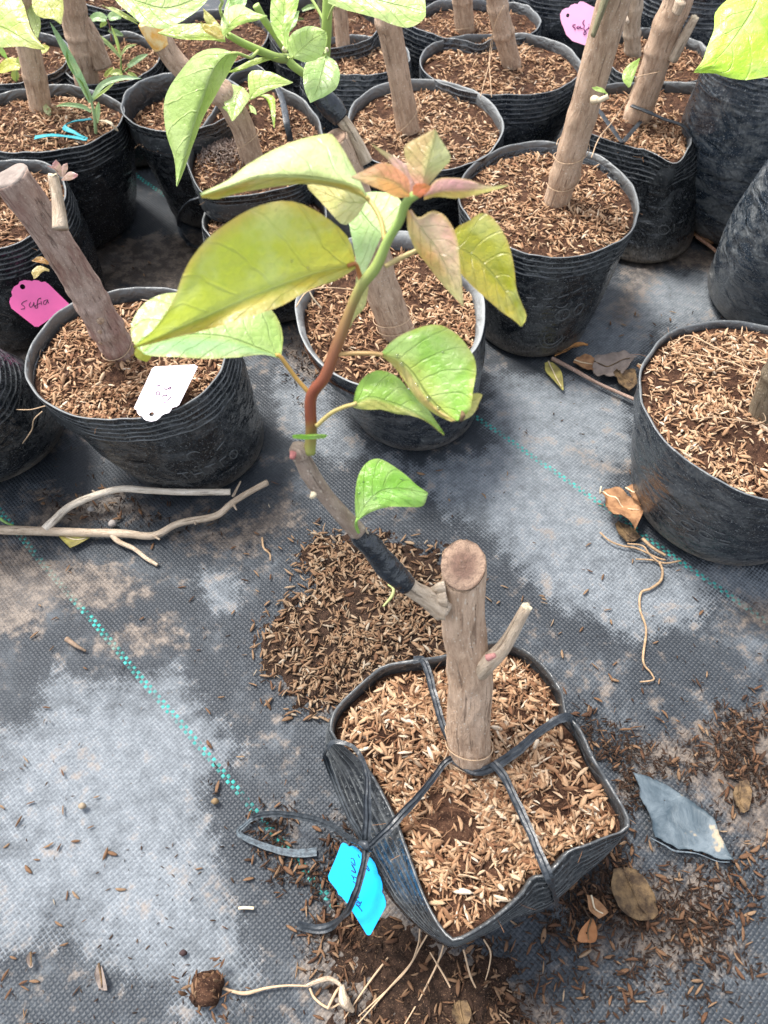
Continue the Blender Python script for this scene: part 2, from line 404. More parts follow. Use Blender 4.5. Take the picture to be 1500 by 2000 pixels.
BROWN = [
    [(0, 1120), (120, 1080), (230, 1110), (300, 1160), (210, 1190), (100, 1180), (0, 1190)],
    [(330, 1040), (450, 1030), (560, 960), (590, 1020), (480, 1080), (360, 1075)],
    [(240, 1220), (330, 1200), (360, 1260), (260, 1270), (180, 1270)],
    [(60, 960), (250, 960), (300, 1000), (430, 990), (440, 1030), (300, 1010), (60, 1040)],
    [(1110, 880), (1160, 920), (1250, 930), (1250, 900), (1180, 900), (1130, 870)],
    [(1440, 1150), (1560, 1170), (1560, 1260), (1450, 1220)],
    [(530, 1290), (620, 1240), (700, 1100), (840, 1110), (860, 1290), (740, 1330), (640, 1380), (560, 1350)],
    [(600, 1790), (760, 1740), (920, 1860), (1080, 1960), (1060, 2060), (640, 2060), (590, 1900)],
    [(560, 620), (600, 640), (640, 740), (600, 760), (555, 700)],
    [(1180, 620), (1240, 480), (1420, 480), (1420, 530), (1300, 520), (1220, 640)],
    [(1240, 1450), (1420, 1400), (1560, 1380), (1560, 1680), (1440, 1640), (1330, 1500), (1200, 1560)],
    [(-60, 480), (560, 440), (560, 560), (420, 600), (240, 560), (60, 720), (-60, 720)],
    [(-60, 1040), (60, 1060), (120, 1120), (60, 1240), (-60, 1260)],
    [(1160, 1700), (1400, 1700), (1440, 1860), (1300, 1900), (1150, 1850)],
]
def build_ground():
    def axis(lo, hi, st, far):
        c = np.arange(lo, hi, st); out = [hi]
        while out[-1] < far: out.append(out[-1] + max(st, (out[-1] - hi) * .6 + st))
        neg = [lo]
        while neg[-1] > -far: neg.append(neg[-1] - max(st, (lo - neg[-1]) * .6 + st))
        return np.array(neg[::-1][:-1] + c.tolist() + out)
    X = axis(-.85, .85, .005, 60); Y = axis(-.15, 1.35, .005, 60)
    gx, gy = np.meshgrid(X, Y, indexing='ij'); P = np.stack([gx.ravel(), gy.ravel()], 1)
    p3 = np.column_stack([P, np.zeros(len(P))])
    du = np.full(len(P), -1.0)
    for q in DUST: du = np.maximum(du, polyd(P, wp(q)))
    br = np.full(len(P), -1.0)
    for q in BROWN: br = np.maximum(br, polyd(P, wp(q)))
    near = (np.abs(P[:, 0]) < 1.2) & (P[:, 1] < 1.7) & (P[:, 1] > -.6)
    z = np.where(near, fbm(p3 * 9, 3, 3) * .0028, 0)
    rp = np.column_stack([P @ eu, P @ ev, P[:, 0] * 0]); z = z + np.where(near, np.abs(fbm(rp * np.array([6, 45, 1]), 9, 2)) * .0012, 0)
    v = np.column_stack([P, z - .002])
    f = grid_faces(len(X), len(Y))
    m = M('woven_ground_cloth'); g = m.geo()
    rot = m.n('ShaderNodeVectorRotate', rotation_type='Z_AXIS'); m.l(g, rot.inputs[0]); rot.inputs['Angle'].default_value = -A45
    wob = m.n('ShaderNodeVectorMath', operation='ADD'); m.l(rot.outputs[0], wob.inputs[0])
    m.l(m.sc(m.noise(g, 7, 2, .5, 0, True), .006), wob.inputs[1])
    s = m.n('ShaderNodeSeparateXYZ'); m.l(m.sc(wob.outputs[0], 1 / TAPEW), s.inputs[0])
    u, w = s.outputs[0], s.outputs[1]
    fu, fv = m.math('FRACT', u), m.math('FRACT', w); iu, iv = m.math('FLOOR', u), m.math('FLOOR', w)
    par = m.math('ABSOLUTE', m.math('MODULO', m.math('ADD', iu, iv), 2.0))
    su, sv = m.math('SINE', m.math('MULTIPLY', fu, math.pi)), m.math('SINE', m.math('MULTIPLY', fv, math.pi))
    hA = m.math('MULTIPLY', m.math('POWER', sv, .35), m.math('POWER', su, .9)); hB = m.math('MULTIPLY', m.math('POWER', su, .35), m.math('POWER', sv, .9))
    mx = m.n('ShaderNodeMix', data_type='FLOAT'); m.l(par, mx.inputs[0]); m.l(hA, mx.inputs[2]); m.l(hB, mx.inputs[3]); h = mx.outputs[0]
    wn_ = m.n('ShaderNodeTexWhiteNoise', noise_dimensions='2D'); cb = m.n('ShaderNodeCombineXYZ'); m.l(iu, cb.inputs[0]); m.l(iv, cb.inputs[1]); m.l(cb.outputs[0], wn_.inputs['Vector']); rnd = wn_.outputs['Value']
    n1 = m.noise(g, 16, 6, .7); n2 = m.noise(g, 70, 5, .7); n3 = m.noise(g, 420, 3, .7); n0 = m.noise(g, 5, 4, .6)
    base = m.mix(n1, (.009, .012, .016), (.028, .035, .043))
    base = m.mix(m.step(n0, .42, .68, 0, .5), base, (.042, .05, .058))
    base = m.mix(m.math('MULTIPLY', par, .28), base, (.028, .033, .042))
    base = m.mix(m.math('MULTIPLY', rnd, .3), base, (.05, .058, .067))
    base = m.mix(m.step(h, .1, .5, .42, 0), base, (.014, .017, .022))
    # coloured tapes woven in
    def band(c): 
        return m.math('COMPARE', iv, float(c) + .5, .6)
    bm = m.math('MAXIMUM', band(v_line1), band(v_line2))
    st = m.math('MULTIPLY', m.math('MULTIPLY', bm, par), m.step(h, .08, .3))
    st = m.math('MULTIPLY', st, m.math('MULTIPLY', m.step(n2, .36, .52, .05, 1), m.step(n1, .35, .5, .3, 1)))
    # pale dried dust with ragged woven edges
    dd = m.math('ADD', m.attr('dustd'), m.math('MULTIPLY', m.math('SUBTRACT', n2, .5), .055))
    dd = m.math('ADD', dd, m.math('MULTIPLY', m.math('SUBTRACT', n1, .5), .07))
    dl = m.math('ADD', dd, m.math('MULTIPLY', m.math('SUBTRACT', .45, h), .016))
    dm = m.math('ADD', m.math('MULTIPLY', m.step(dl, -.003, .006), .58), m.math('MULTIPLY', m.step(dl, -.004, .04), .42)); dm = m.math('MULTIPLY', dm, m.step(n1, .25, .6, .5, 1.0))
    dm = m.math('MULTIPLY', dm, m.step(h, .1, .75, 1.0, .62))
    dm = m.math('MULTIPLY', dm, m.step(n2, .32, .62, .62, 1.0)); dm = m.math('MULTIPLY', dm, m.step(n3, .3, .6, .8, 1.0))
    ambient = m.math('MULTIPLY', m.step(m.math('ADD', n1, m.math('MULTIPLY', m.math('SUBTRACT', .5, h), .12)), .5, .72), .34)
    dm = m.math('MAXIMUM', dm, ambient)
    col = m.mix(m.math('MULTIPLY', dm, .92), base, m.mix(n3, (.16, .185, .21), (.35, .38, .405)))
    # soil stains
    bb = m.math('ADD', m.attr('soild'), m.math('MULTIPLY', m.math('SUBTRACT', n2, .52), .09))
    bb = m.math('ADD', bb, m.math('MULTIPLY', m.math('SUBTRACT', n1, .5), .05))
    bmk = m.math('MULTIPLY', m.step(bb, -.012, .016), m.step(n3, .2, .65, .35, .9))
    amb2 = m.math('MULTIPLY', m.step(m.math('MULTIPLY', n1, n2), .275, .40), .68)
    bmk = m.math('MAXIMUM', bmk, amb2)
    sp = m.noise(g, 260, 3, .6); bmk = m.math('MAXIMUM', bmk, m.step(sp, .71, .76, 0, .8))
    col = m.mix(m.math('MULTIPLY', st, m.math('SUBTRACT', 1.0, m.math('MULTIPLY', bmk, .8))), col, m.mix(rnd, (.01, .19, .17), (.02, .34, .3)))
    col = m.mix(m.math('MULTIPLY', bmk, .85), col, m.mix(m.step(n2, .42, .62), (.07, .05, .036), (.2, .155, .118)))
    hh = m.math('ADD', m.math('MULTIPLY', h, m.math('SUBTRACT', 1.0, m.math('MULTIPLY', bmk, .7))), m.math('MULTIPLY', n3, .5))
    m.fin(col, m.math('MULTIPLY_ADD', dm, .25, .52), m.bump(hh, .0009, .7), .35)
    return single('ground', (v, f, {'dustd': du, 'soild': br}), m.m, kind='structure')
ground = build_ground()

# ------------------------------------------------------------------ husks
def husks(pos, nrm=None, size=.0082, tint=(.55, .2), tilt=.35, seed=0, sizevar=.42):
    """spindle shaped husks at pos (n x 3)"""
    r = np.random.default_rng(seed); n = len(pos)
    if n == 0: return np.zeros((0, 3)), [], {}
    L = size * r.uniform(1 - sizevar, 1 + sizevar * .8, n) / 2; W = L * r.uniform(.2, .34, n); H = W * r.uniform(.3, .65, n)
    split = r.random(n) < .25; W = np.where(split, W * .55, W)
    k = 6; ph = np.linspace(0, 2 * np.pi, k, endpoint=False); st = [(-.62, .66), (0.0, 1.0), (.6, .72)]
    loc, rest = [], []
    bend = r.normal(0, .1, n)
    def add(s, cs, sn, w):
        x = s * L; y = cs * W * w + bend * L * (s ** 2); z = sn * H * w + .07 * L * (1 - s * s)
        loc.append(np.stack([x, y, z], 1)); rest.append(np.stack([np.full(n, cs), np.full(n, sn), np.full(n, s)], 1) + r.random((n, 1)) * 0)
    add(-1, 0, 0, 0)
    for s, w in st:
        for a in ph: add(s, math.cos(a), math.sin(a), w)
    add(1, 0, 0, 0)
    loc = np.stack(loc, 1); rest = np.stack(rest, 1); rest = rest + r.random((n, 1, 3)) * 7
    yaw = r.uniform(0, 2 * np.pi, n); pit = r.normal(0, tilt, n); rol = r.normal(0, .7, n)
    cy, sy, cp, sp, cr, sr = np.cos(yaw), np.sin(yaw), np.cos(pit), np.sin(pit), np.cos(rol), np.sin(rol)
    Rm = np.empty((n, 3, 3))
    Rm[:, 0] = np.stack([cy * cp, cy * sp * sr - sy * cr, cy * sp * cr + sy * sr], 1)
    Rm[:, 1] = np.stack([sy * cp, sy * sp * sr + cy * cr, sy * sp * cr - cy * sr], 1)
    Rm[:, 2] = np.stack([-sp, cp * sr, cp * cr], 1)
    w = np.einsum('nij,nkj->nki', Rm, loc)
    low = w[:, :, 2].min(1)
    w[:, :, 2] -= (low * r.uniform(.3, .9, n))[:, None]
    w += np.asarray(pos)[:, None, :]
    m = 2 + 3 * k
    F = []
    for j in range(k):
        j2 = (j + 1) % k
        F.append([0, 1 + j2, 1 + j]); F.append([m - 1, 1 + 2 * k + j, 1 + 2 * k + j2])
        for q in (0, 1):
            a = 1 + q * k
            F.append([a + j, a + j2, a + k + j2]); F.append([a + j, a + k + j2, a + k + j])
    F = np.array(F)
    FF = (F[None] + (np.arange(n) * m)[:, None, None]).reshape(-1, 3)
    t = np.clip(r.normal(tint[0], tint[1], n), 0, 1)
    return w.reshape(-1, 3), FF.tolist(), {'tint': np.repeat(t, m), 'rest': rest.reshape(-1, 3)}
def fibres(pos, seed=0, ln=.02, tint=.5, thick=.00022):
    r = np.random.default_rng(seed); out = []
    for p in pos:
        a = r.uniform(0, 6.28); l = ln * r.uniform(.4, 1.3); q = [np.array(p) + [0, 0, .001]]
        for k in range(3):
            a += r.normal(0, .5); q.append(q[-1] + np.array([math.cos(a) * l / 3, math.sin(a) * l / 3, r.normal(.0004, .0012)]))
        v, f, at = tube(q, [thick, thick * .7], 3, 7, caps=False)
        at['tint'] = np.full(len(v), np.clip(r.normal(tint, .18), 0, 1)); out.append((v, f, at))
    return join(out)

# ------------------------------------------------------------------ grow bags
NT = 120
TH = np.linspace(-np.pi, np.pi, NT, endpoint=False)
def polar_from_poly(poly, c):
    """poly: n x 3 world points -> radius(theta), z(theta)"""
    poly = np.asarray(poly); 
    closed = spline(np.vstack([poly, poly[:1]]), 400)[:-1]
    d = closed[:, :2] - c; a = np.arctan2(d[:, 1], d[:, 0]); r = np.linalg.norm(d, axis=1)
    o = np.argsort(a); a, r, z = a[o], r[o], closed[o, 2]
    return np.interp(TH, a, r, period=2 * np.pi), np.interp(TH, a, z, period=2 * np.pi)
class Bag:
    pass
def grow_bag(label, rim, z=.15, rb=.078, base=None, poly=None, mid=None, mat=None, sag=.012, nh=1200, bulge=.006, ribs=5, seed=1, tint=(.55, .2), hs=.0098, wob=.003, husk_mat=None, rimw=.004, lowdirt=.6, ribdust=.35, detail=True, soil_tint=None, rimdust=.5, emboss=None, fib=60, hollow=None):
    B = Bag(); mat = mat or BAG
    if poly is not None:
        pts = np.array([U(p[0], p[1], p[2] if len(p) > 2 else z) for p in poly]); c = pts[:, :2].mean(0)
        if mid is not None or True: c = (pts[:, :2].min(0) + pts[:, :2].max(0)) / 2
        R, Z = polar_from_poly(pts, c)
    else:
        x0, x1, y0, y1 = rim; xm = (x0 + x1) / 2
        T, Bt = U(xm, y0, z), U(xm, y1, z); cy = (T[1] + Bt[1]) / 2; ry = (T[1] - Bt[1]) / 2
        ys = np.linspace(y0, y1, 120); ym = min(ys, key=lambda y: abs(U(xm, y, z)[1] - cy))
        Lx, Rx = U(x0, ym, z)[0], U(x1, ym, z)[0]; rx = (Rx - Lx) / 2; c = np.array([(Lx + Rx) / 2, cy])
        R = rx * ry / np.sqrt((ry * np.cos(TH)) ** 2 + (rx * np.sin(TH)) ** 2)
        Z = np.full(NT, z)
    nz = fbm(np.column_stack([np.cos(TH) * 1.6, np.sin(TH) * 1.6, np.full(NT, seed * 3.7)]), seed, 3)
    nz2 = fbm(np.column_stack([np.cos(TH) * 2.3, np.sin(TH) * 2.3, np.full(NT, seed * 1.7)]), seed + 5, 3)
    R = R + nz * wob * 2; Z = Z + nz2 * wob * 1.5
    rimxy = c + np.column_stack([np.cos(TH), np.sin(TH)]) * R[:, None]
    rmean = R.mean()
    bc = np.array(base) if base is not None else c
    basexy = bc + np.column_stack([np.cos(TH), np.sin(TH)]) * rb
    if mid is not None:
        mp = np.array([U(p[0], p[1], p[2] if len(p) > 2 else z * .65) for p in mid]); Rm, Zm = polar_from_poly(mp, c)
        midxy = c + np.column_stack([np.cos(TH), np.sin(TH)]) * Rm[:, None]
    rows, dust, low, rest = [], [], [], []
    rr = np.random.default_rng(seed)
    NV = 124
    TT_ = np.concatenate([np.linspace(0, .3, 84, endpoint=False), np.linspace(.3, 1, NV - 84)]); B.ts = TT_
    B.surf = []
    for k in range(NV):
        t = TT_[k]                            # 0 rim, 1 bottom
        zf = 1 - t
        if mid is None:
            s = (1 - t) ** 1.0
            xy = basexy * (1 - s) + rimxy * s
            xy = xy + (xy - (bc * (1 - s) + c * s)) * (bulge / rmean * math.sin(math.pi * min(1, t * 1.05)) )
        else:
            tm = .38
            if t < tm:
                s = t / tm; s2 = math.sin(s * math.pi / 2)
                xy = rimxy * (1 - s2) + midxy * s2
            else:
                s = (t - tm) / (1 - tm); xy = midxy * (1 - s) + basexy * s
                xy = xy + (xy - bc) * (bulge / rmean * math.sin(math.pi * s))
        if t > .93:                           # rounded foot
            q = (t - .93) / .07; xy = bc + (xy - bc) * (1 - .09 * q * q)
        zz = Z * zf + .0015
        ang = np.column_stack([np.cos(TH) * 3.2, np.sin(TH) * 3.2, np.full(NT, t * 3 + seed)])
        cr = fbm(ang, seed + 20, 3) * .0045 * (math.sin(math.pi * min(1, t * 1.1)) ** 2 * .9 + .05)
        crease = -np.abs(fbm(np.column_stack([np.cos(TH) * 2 + t * 2, np.sin(TH) * 2 - t, np.full(NT, seed + 9)]), seed + 40, 2)) * .003 * math.sin(math.pi * t)
        rib = 0.0; dd = 0.0
        if ribs:
            tt = t * z / .0062 
            if .6 < tt < ribs + .6:
                x = abs(tt - round(tt)) ; rib = .0007 * math.exp(-(x / .13) ** 2); dd = ribdust * 1.5 * math.exp(-(x / .10) ** 2)
        out = (xy - (bc * t + c * zf)); out /= np.linalg.norm(out, axis=1)[:, None] + 1e-9
        xy = xy + out * (cr + crease + rib)[:, None] if not np.isscalar(cr + crease + rib) else xy
        rows.append(np.column_stack([xy, zz])); B.surf.append((rows[-1], out))
        dn = fbm(np.column_stack([np.cos(TH) * 6, np.sin(TH) * 6, np.full(NT, t * 20)]), seed + 3, 3)
        dust.append(np.clip(dd * (.75 + .9 * dn), 0, 1)); low.append(np.full(NT, np.clip((t - .80) / .17, 0, 1) * lowdirt))
        rest.append(np.column_stack([np.cos(TH), np.sin(TH), np.full(NT, zf * z / .1)]) + seed * 1.37)
    # finer sampling of the ribs needs rows there: re-space rows
    # lip and inner wall
    inn = []
    outv = rimxy - c; outv /= np.linalg.norm(outv, axis=1)[:, None]
    for off, dz, ds in ((-.0002, .0008, .9), (-.0012, .001, .95), (-.0024, 0, .9), (-.0030, -.006, .65), (-.0034, -.016, .3), (-.004, -.035, .1)):
        inn.append(np.column_stack([rimxy + outv * (off if dz > -.003 else off * (rimw / .004)), Z + dz + .0015])); dust.append(np.clip(ds * rimdust * (1 + .5 * nz2), 0, 1)); low.append(np.zeros(NT))
        rest.append(np.column_stack([np.cos(TH), np.sin(TH), np.full(NT, (z + dz) / .1)]) + seed * 1.37)
    allrows = inn[::-1] + rows
    n_in = len(inn)
    dust = dust[NV:][::-1] + dust[:NV]; low = low[NV:][::-1] + low[:NV]; rest = rest[NV:][::-1] + rest[:NV]
    v = np.vstack(allrows); f = grid_faces(len(allrows), NT, True)[:, ::-1].tolist()
    f.append([(len(allrows) - 1) * NT + k for k in range(NT)][::-1])
    T = Thing('grow_bag', (bc[0], bc[1], 0), label, 'plant pot', 'black plastic grow bags standing on the ground cloth')
    B.T = T; B.c = c; B.R = R; B.Z = Z; B.z = z; B.seed = seed
    B.bag = T.part('bag', (v, f, {'dust': np.concatenate(dust), 'low': np.concatenate(low), 'rest': np.vstack(rest)}), mat)
    # soil
    NR = 26; sv = []
    for i in range(NR):
        q = i / (NR - 1); r = (R - .0035) * q
        xy = c + np.column_stack([np.cos(TH), np.sin(TH)]) * r[:, None]
        h = fbm(np.column_stack([xy * 38, np.full(NT, seed)]), seed, 3) * .0045 * min(1, (1 - q) * 3 + .3) + (.004 * (1 - q * q))
        sv.append(np.column_stack([xy, (Z.mean() * (1 - q) + Z * q) - sag + h]))
    sv = np.vstack(sv); T.part('soil', (sv, grid_faces(NR, NT, True).tolist()), SOIL)
    def soil_at(x, y):
        a = np.arctan2(y - c[1], x - c[0]); Rt = np.interp(a, TH, R, period=2 * np.pi); Zt = np.interp(a, TH, Z, period=2 * np.pi)
        q = np.clip(np.hypot(x - c[0], y - c[1]) / (Rt - .0035), 0, 1)
        h = fbm(np.column_stack([np.column_stack([x, y]) * 38, np.full(len(x), seed)]), seed, 3) * .0045 * np.minimum(1, (1 - q) * 3 + .3) + .004 * (1 - q * q)
        return (Z.mean() * (1 - q) + Zt * q) - sag + h
    B.soil_at = soil_at
    if nh:
        r = np.random.default_rng(seed + 100)
        a = r.uniform(-np.pi, np.pi, nh * 2); q = np.sqrt(r.random(nh * 2)) * .965
        Rt = np.interp(a, TH, R, period=2 * np.pi) - .0045
        x = c[0] + np.cos(a) * Rt * q; y = c[1] + np.sin(a) * Rt * q
        dens = fbm(np.column_stack([x * 30, y * 30, np.full(len(x), seed)]), seed + 60, 3)
        keep = dens + r.normal(0, .35, len(x)) > -.12
        if hollow: hc = U(hollow[0], hollow[1], z - .01); keep &= (np.hypot(x - hc[0], (y - hc[1]) * 1.25) + dens * .012 > hollow[2]) | (r.random(len(x)) < .12)
        x, y, dens = x[keep][:nh], y[keep][:nh], dens[keep][:nh]
        zz = soil_at(x, y) + r.uniform(-.0002, .0016, len(x))
        T.part('rice_husks', husks(np.column_stack([x, y, zz]), size=hs, tint=tint, seed=seed + 7), husk_mat or HUSK, kind='stuff')
        kk = r.integers(0, len(x), int(nh * 1.3)); jit = r.normal(0, .004, (len(kk), 2)) * (.8 if True else 1)
        qx, qy = x[kk] + jit[:, 0], y[kk] + jit[:, 1]; ok = np.hypot(qx - c[0], qy - c[1]) < np.interp(np.arctan2(qy - c[1], qx - c[0]), TH, R, period=2 * np.pi) - .005; qx, qy = qx[ok], qy[ok]
        T.part('chaff', husks(np.column_stack([qx, qy, soil_at(qx, qy) + .0006]), size=hs * .5, tint=(.36, .26), seed=seed + 17, tilt=.5, sizevar=.7), husk_mat or HUSK, kind='stuff')
        if fib:
            k = r.integers(0, len(x), fib)
            T.part('coir_fibres', fibres(np.column_stack([x[k], y[k], zz[k] + .001]), seed + 3, .022, .35), HUSK, kind='stuff')
    return B
def surf_pt(B, th, t, off=.0004):
    k = float(np.interp(t, B.ts, np.arange(len(B.ts)))); i = int(min(k, len(B.surf) - 2)); fr = k - i
    j = ((th + np.pi) / (2 * np.pi) * NT) % NT; j0 = int(j); fj = j - j0; j1 = (j0 + 1) % NT
    def g(row, a): return row[a][j0 % NT] * (1 - fj) + row[a][j1] * fj
    p = g(B.surf[i], 0) * (1 - fr) + g(B.surf[i + 1], 0) * fr; o = g(B.surf[i], 1)
    return p + np.array([o[0], o[1], .1]) * off
def wall_strokes(B, strokes, th0, t0, sx, sy, r=.0007, name='embossed_letters'):
    """strokes in letter units, laid on the bag wall around (th0, t0)"""
    out = []
    for s in strokes:
        P = [surf_pt(B, th0 + x * sx / B.R.mean(), t0 - y * sy / B.z) for x, y in spline(np.array(s, float), max(4, len(s) * 4))]
        v, f, a = tube(P, [r, r], 6, len(P)); a['dust'] = np.full(len(v), .32); a['low'] = np.zeros(len(v)); out.append((v, f, a))
    B.T.part(name, join(out), BAG, kind='stuff')
def arc(cx, cy, rx, ry, a0=0, a1=360, n=14): 
    return [(cx + rx * math.cos(math.radians(a)), cy + ry * math.sin(math.radians(a))) for a in np.linspace(a0, a1, n)]

bags = {}
# front, square mouth tied with strips
front_rim = [(648, 1400, .152), (668, 1372), (722, 1322), (752, 1302), (822, 1289, .156), (872, 1280), (955, 1254, .155), (1012, 1262), (1062, 1300), (1098, 1352), (1106, 1392, .148), (1134, 1426), (1160, 1480), (1200, 1545), (1232, 1614, .15), (1180, 1640, .148), (1130, 1660, .148), (1114, 1664, .144), (1070, 1712, .146), (1042, 1718, .143), (1018, 1752, .146), (960, 1802, .15), (893, 1840, .152), (868, 1828, .15), (832, 1770, .147), (800, 1690, .145), (762, 1590, .141), (712, 1498, .143), (664, 1456, .148), (645, 1430, .15)]
front_mid = [(654, 1404), (676, 1382), (732, 1335), (830, 1300), (880, 1295), (950, 1275), (1005, 1285), (1050, 1320), (1085, 1365), (1110, 1410), (1150, 1480), (1190, 1550), (1222, 1612), (1195, 1662), (1135, 1712), (1078, 1764), (1000, 1800), (905, 1840), (868, 1836), (800, 1784), (742, 1718), (700, 1645), (655, 1545), (638, 1470), (640, 1430)]
B1 = grow_bag('nearest square-mouthed black grow bag tied with plastic strips around a cut stump', None, .15, rb=.078, poly=front_rim, base=tuple(U(945, 1500, 0)[:2]), bulge=.0, mid=[(x, y, .112) for x, y in front_mid], mat=BAG, nh=2800, seed=11, tint=(.56, .25), hs=.0104, hollow=(880, 1590, .022), sag=.011, wob=.0006, ribs=7, ribdust=.33, fib=240, rimdust=.2)
bags['front'] = B1
def base_at(px, py, rb):                     # lowest visible point of the foot
    p = U(px, py, 0); return (p[0], p[1] + rb)
B2 = grow_bag('round black grow bag with a white tag, holding the thick slanting stump at left', (55, 450, 560, 826), .15, rb=.078, base=base_at(372, 948, .059), mat=BAG, nh=1500, seed=21, tint=(.48, .2), hs=.0102, ribs=5, bulge=.006, ribdust=.5, sag=.014, hollow=(225, 740, .016))
B3 = grow_bag('round black grow bag in the middle with a pale folded lip, behind the leafy shoot', (580, 946, 452, 766), .14, rb=.072, base=base_at(815, 888, .072), mat=BAGD, nh=1500, seed=31, tint=(.5, .18), hs=.01, ribs=0, bulge=.004, rimdust=1.1, rimw=.010, sag=.018)
B4 = grow_bag('black grow bag with embossed rings on its wall, below the tall bare trunk', (897, 1246, 281, 506), .15, rb=.07, base=base_at(1045, 706, .07), mat=BAG, nh=1400, seed=41, tint=(.55, .2), ribs=4, bulge=.003, sag=.012)
B5 = grow_bag('dusty black grow bag heaped with pale husks, cut off by the right edge', (1254, 1705, 624, 985), .15, rb=.093, base=(float(U(1262, 1000, .03)[0]) + .094, float(U(1440, 1115, 0)[1]) + .094), mat=BAGD, nh=1900, seed=51, tint=(.63, .2), hs=.0098, ribs=0, bulge=.004, sag=.006, lowdirt=.95, rimdust=.45)
B6 = grow_bag('square-mouthed black grow bag tied with strips at upper right', None, .15, rb=.078, poly=[(1105, 255), (1120, 200), (1170, 168), (1290, 163), (1398, 172, .158), (1398, 204, .155), (1356, 250, .15), (1346, 290, .148), (1318, 322, .146), (1270, 300, .146), (1215, 282, .148), (1150, 265, .15)],
              mid=[(x, y, .11) for x, y in [(1112, 275), (1128, 230), (1180, 195), (1290, 190), (1385, 205), (1395, 250), (1385, 300), (1360, 345), (1310, 365), (1250, 355), (1200, 342), (1135, 325)]], base=base_at(1262, 512, .066), mat=BAG, bulge=.0, nh=1000, seed=61, tint=(.5, .2), ribs=6, ribdust=.5, lowdirt=.9)
B7 = grow_bag('round black grow bag at top centre right, beneath a slim trunk with hanging strings', (820, 1136, 66, 192), .15, rb=.085, mat=BAGD, nh=900, seed=71, tint=(.58, .2), ribs=6)
B8 = grow_bag('round black grow bag with a wide pale lip, straight behind the pink young leaves', (676, 980, 156, 340), .15, rb=.085, base=base_at(840, 480, .085), mat=BAG, nh=1100, seed=81, tint=(.6, .19), ribs=6, rimdust=.75, rimw=.005)
B9 = grow_bag('black grow bag with a gritty pale heap of soil, left of the taped graft', None, .15, rb=.08, poly=[(362, 320), (380, 270), (420, 215), (450, 150, .16), (500, 128, .165), (545, 170, .155), (600, 204), (628, 245), (632, 300), (600, 350), (540, 375), (460, 388), (395, 380)], mat=BAG, nh=900, seed=91, tint=(.5, .2), ribs=5, sag=.016)
B10 = grow_bag('small black grow bag with a looped strip, partly under the big yellow-green leaf', (398, 640, 352, 500), .115, rb=.07, mat=BAG, nh=700, seed=101, tint=(.5, .18), ribs=4)
B11 = grow_bag('narrow tilted black grow bag with a deep empty collar, behind the hanging lime leaf', (238, 470, 142, 262), .17, rb=.06, base=base_at(405, 452, .06), mat=BAG, nh=500, seed=111, tint=(.35, .2), ribs=6, bulge=.0, sag=.03)
B12 = grow_bag('large black grow bag at left with teal twine and a grassy weed', (-70, 241, 168, 302), .165, rb=.1, base=base_at(100, 512, .1), mat=BAGN, nh=1000, seed=121, tint=(.52, .2), ribs=5, bulge=.006, lowdirt=.1)
B13 = grow_bag('black grow bag at the left edge with a pink name tag leaning on it', (-120, 127, 312, 492), .165, rb=.095, base=base_at(30, 694, .095), mat=BAGN, nh=800, seed=131, tint=(.52, .2), ribs=6, bulge=.006, lowdirt=.3)
B14 = grow_bag('black grow bag mostly outside the left edge, only its bulging wall in view', (-330, -12, 655, 860), .15, rb=.085, base=base_at(-60, 972, .095), mat=BAG, nh=300, seed=141, bulge=.012, lowdirt=.9)
B15 = grow_bag('tall dusty black grow bag standing under the bright leaf at the right edge', (1388, 1720, 60, 165), .25, rb=.115, base=base_at(1500, 508, .115), mat=BAGX, nh=400, seed=151, ribs=6, bulge=.008, tint=(.5, .2))
B16 = grow_bag('tall dusty black grow bag slanting into view behind the right-hand husk-filled bag', (1540, 1910, 215, 420), .27, rb=.11, base=base_at(1590, 700, .11), mat=BAGX, nh=300, seed=161, ribs=6, bulge=.008)
B17 = grow_bag('black grow bag at top right behind the two trunks', (1176, 1392, 58, 168), .15, rb=.075, mat=BAG, nh=500, seed=171, tint=(.4, .2), ribs=5)
B18 = grow_bag('crumpled black grow bag at the top, behind the trunk with a string loop', (790, 1062, 2, 84), .15, rb=.09, mat=BAGD, nh=500, seed=181, tint=(.5, .2), ribs=6, wob=.006)
B19 = grow_bag('black grow bag with a scrap of white film on its wall, behind the taped graft', (590, 800, 72, 152), .15, rb=.08, mat=BAGD, nh=450, seed=191, tint=(.5, .2), ribs=6, wob=.004)
B20 = grow_bag('black grow bag of dark soil with weeds, between top leaves and slim trunk', (528, 746, -12, 98), .16, rb=.085, mat=BAG, nh=260, seed=201, tint=(.3, .2), ribs=6, sag=.02)
B21 = grow_bag('black grow bag full of weeds between the two leftmost trunks', (130, 316, 66, 170), .13, rb=.08, mat=BAGN, nh=450, seed=211, tint=(.45, .2), ribs=5)
B22 = grow_bag('black grow bag in the top left corner under yellow-spotted leaves', (-70, 138, 64, 168), .14, rb=.08, mat=BAGN, nh=400, seed=221, tint=(.45, .2), ribs=5)
B23 = grow_bag('ribbed black grow bag at the top left, behind the forked weed', (150, 345, -75, 22), .15, rb=.085, mat=BAG, nh=200, seed=231, tint=(.45, .2), ribs=6)
B24 = grow_bag('dark grow bag at the top, behind the orange-wrapped stump', (320, 525, 20, 128), .14, rb=.08, mat=BAG, nh=250, seed=241, tint=(.4, .2), ribs=5)
B25 = grow_bag('ribbed black grow bag at the top edge, right behind the pale pink tag', (985, 1230, -115, -12), .16, rb=.1, mat=BAGD, nh=150, seed=251, ribs=6)
B26 = grow_bag('broad ribbed grow bag wall at the top edge, above the stubbed trunk', (1240, 1540, -120, -8), .2, rb=.12, mat=BAGD, nh=150, seed=261, ribs=7)
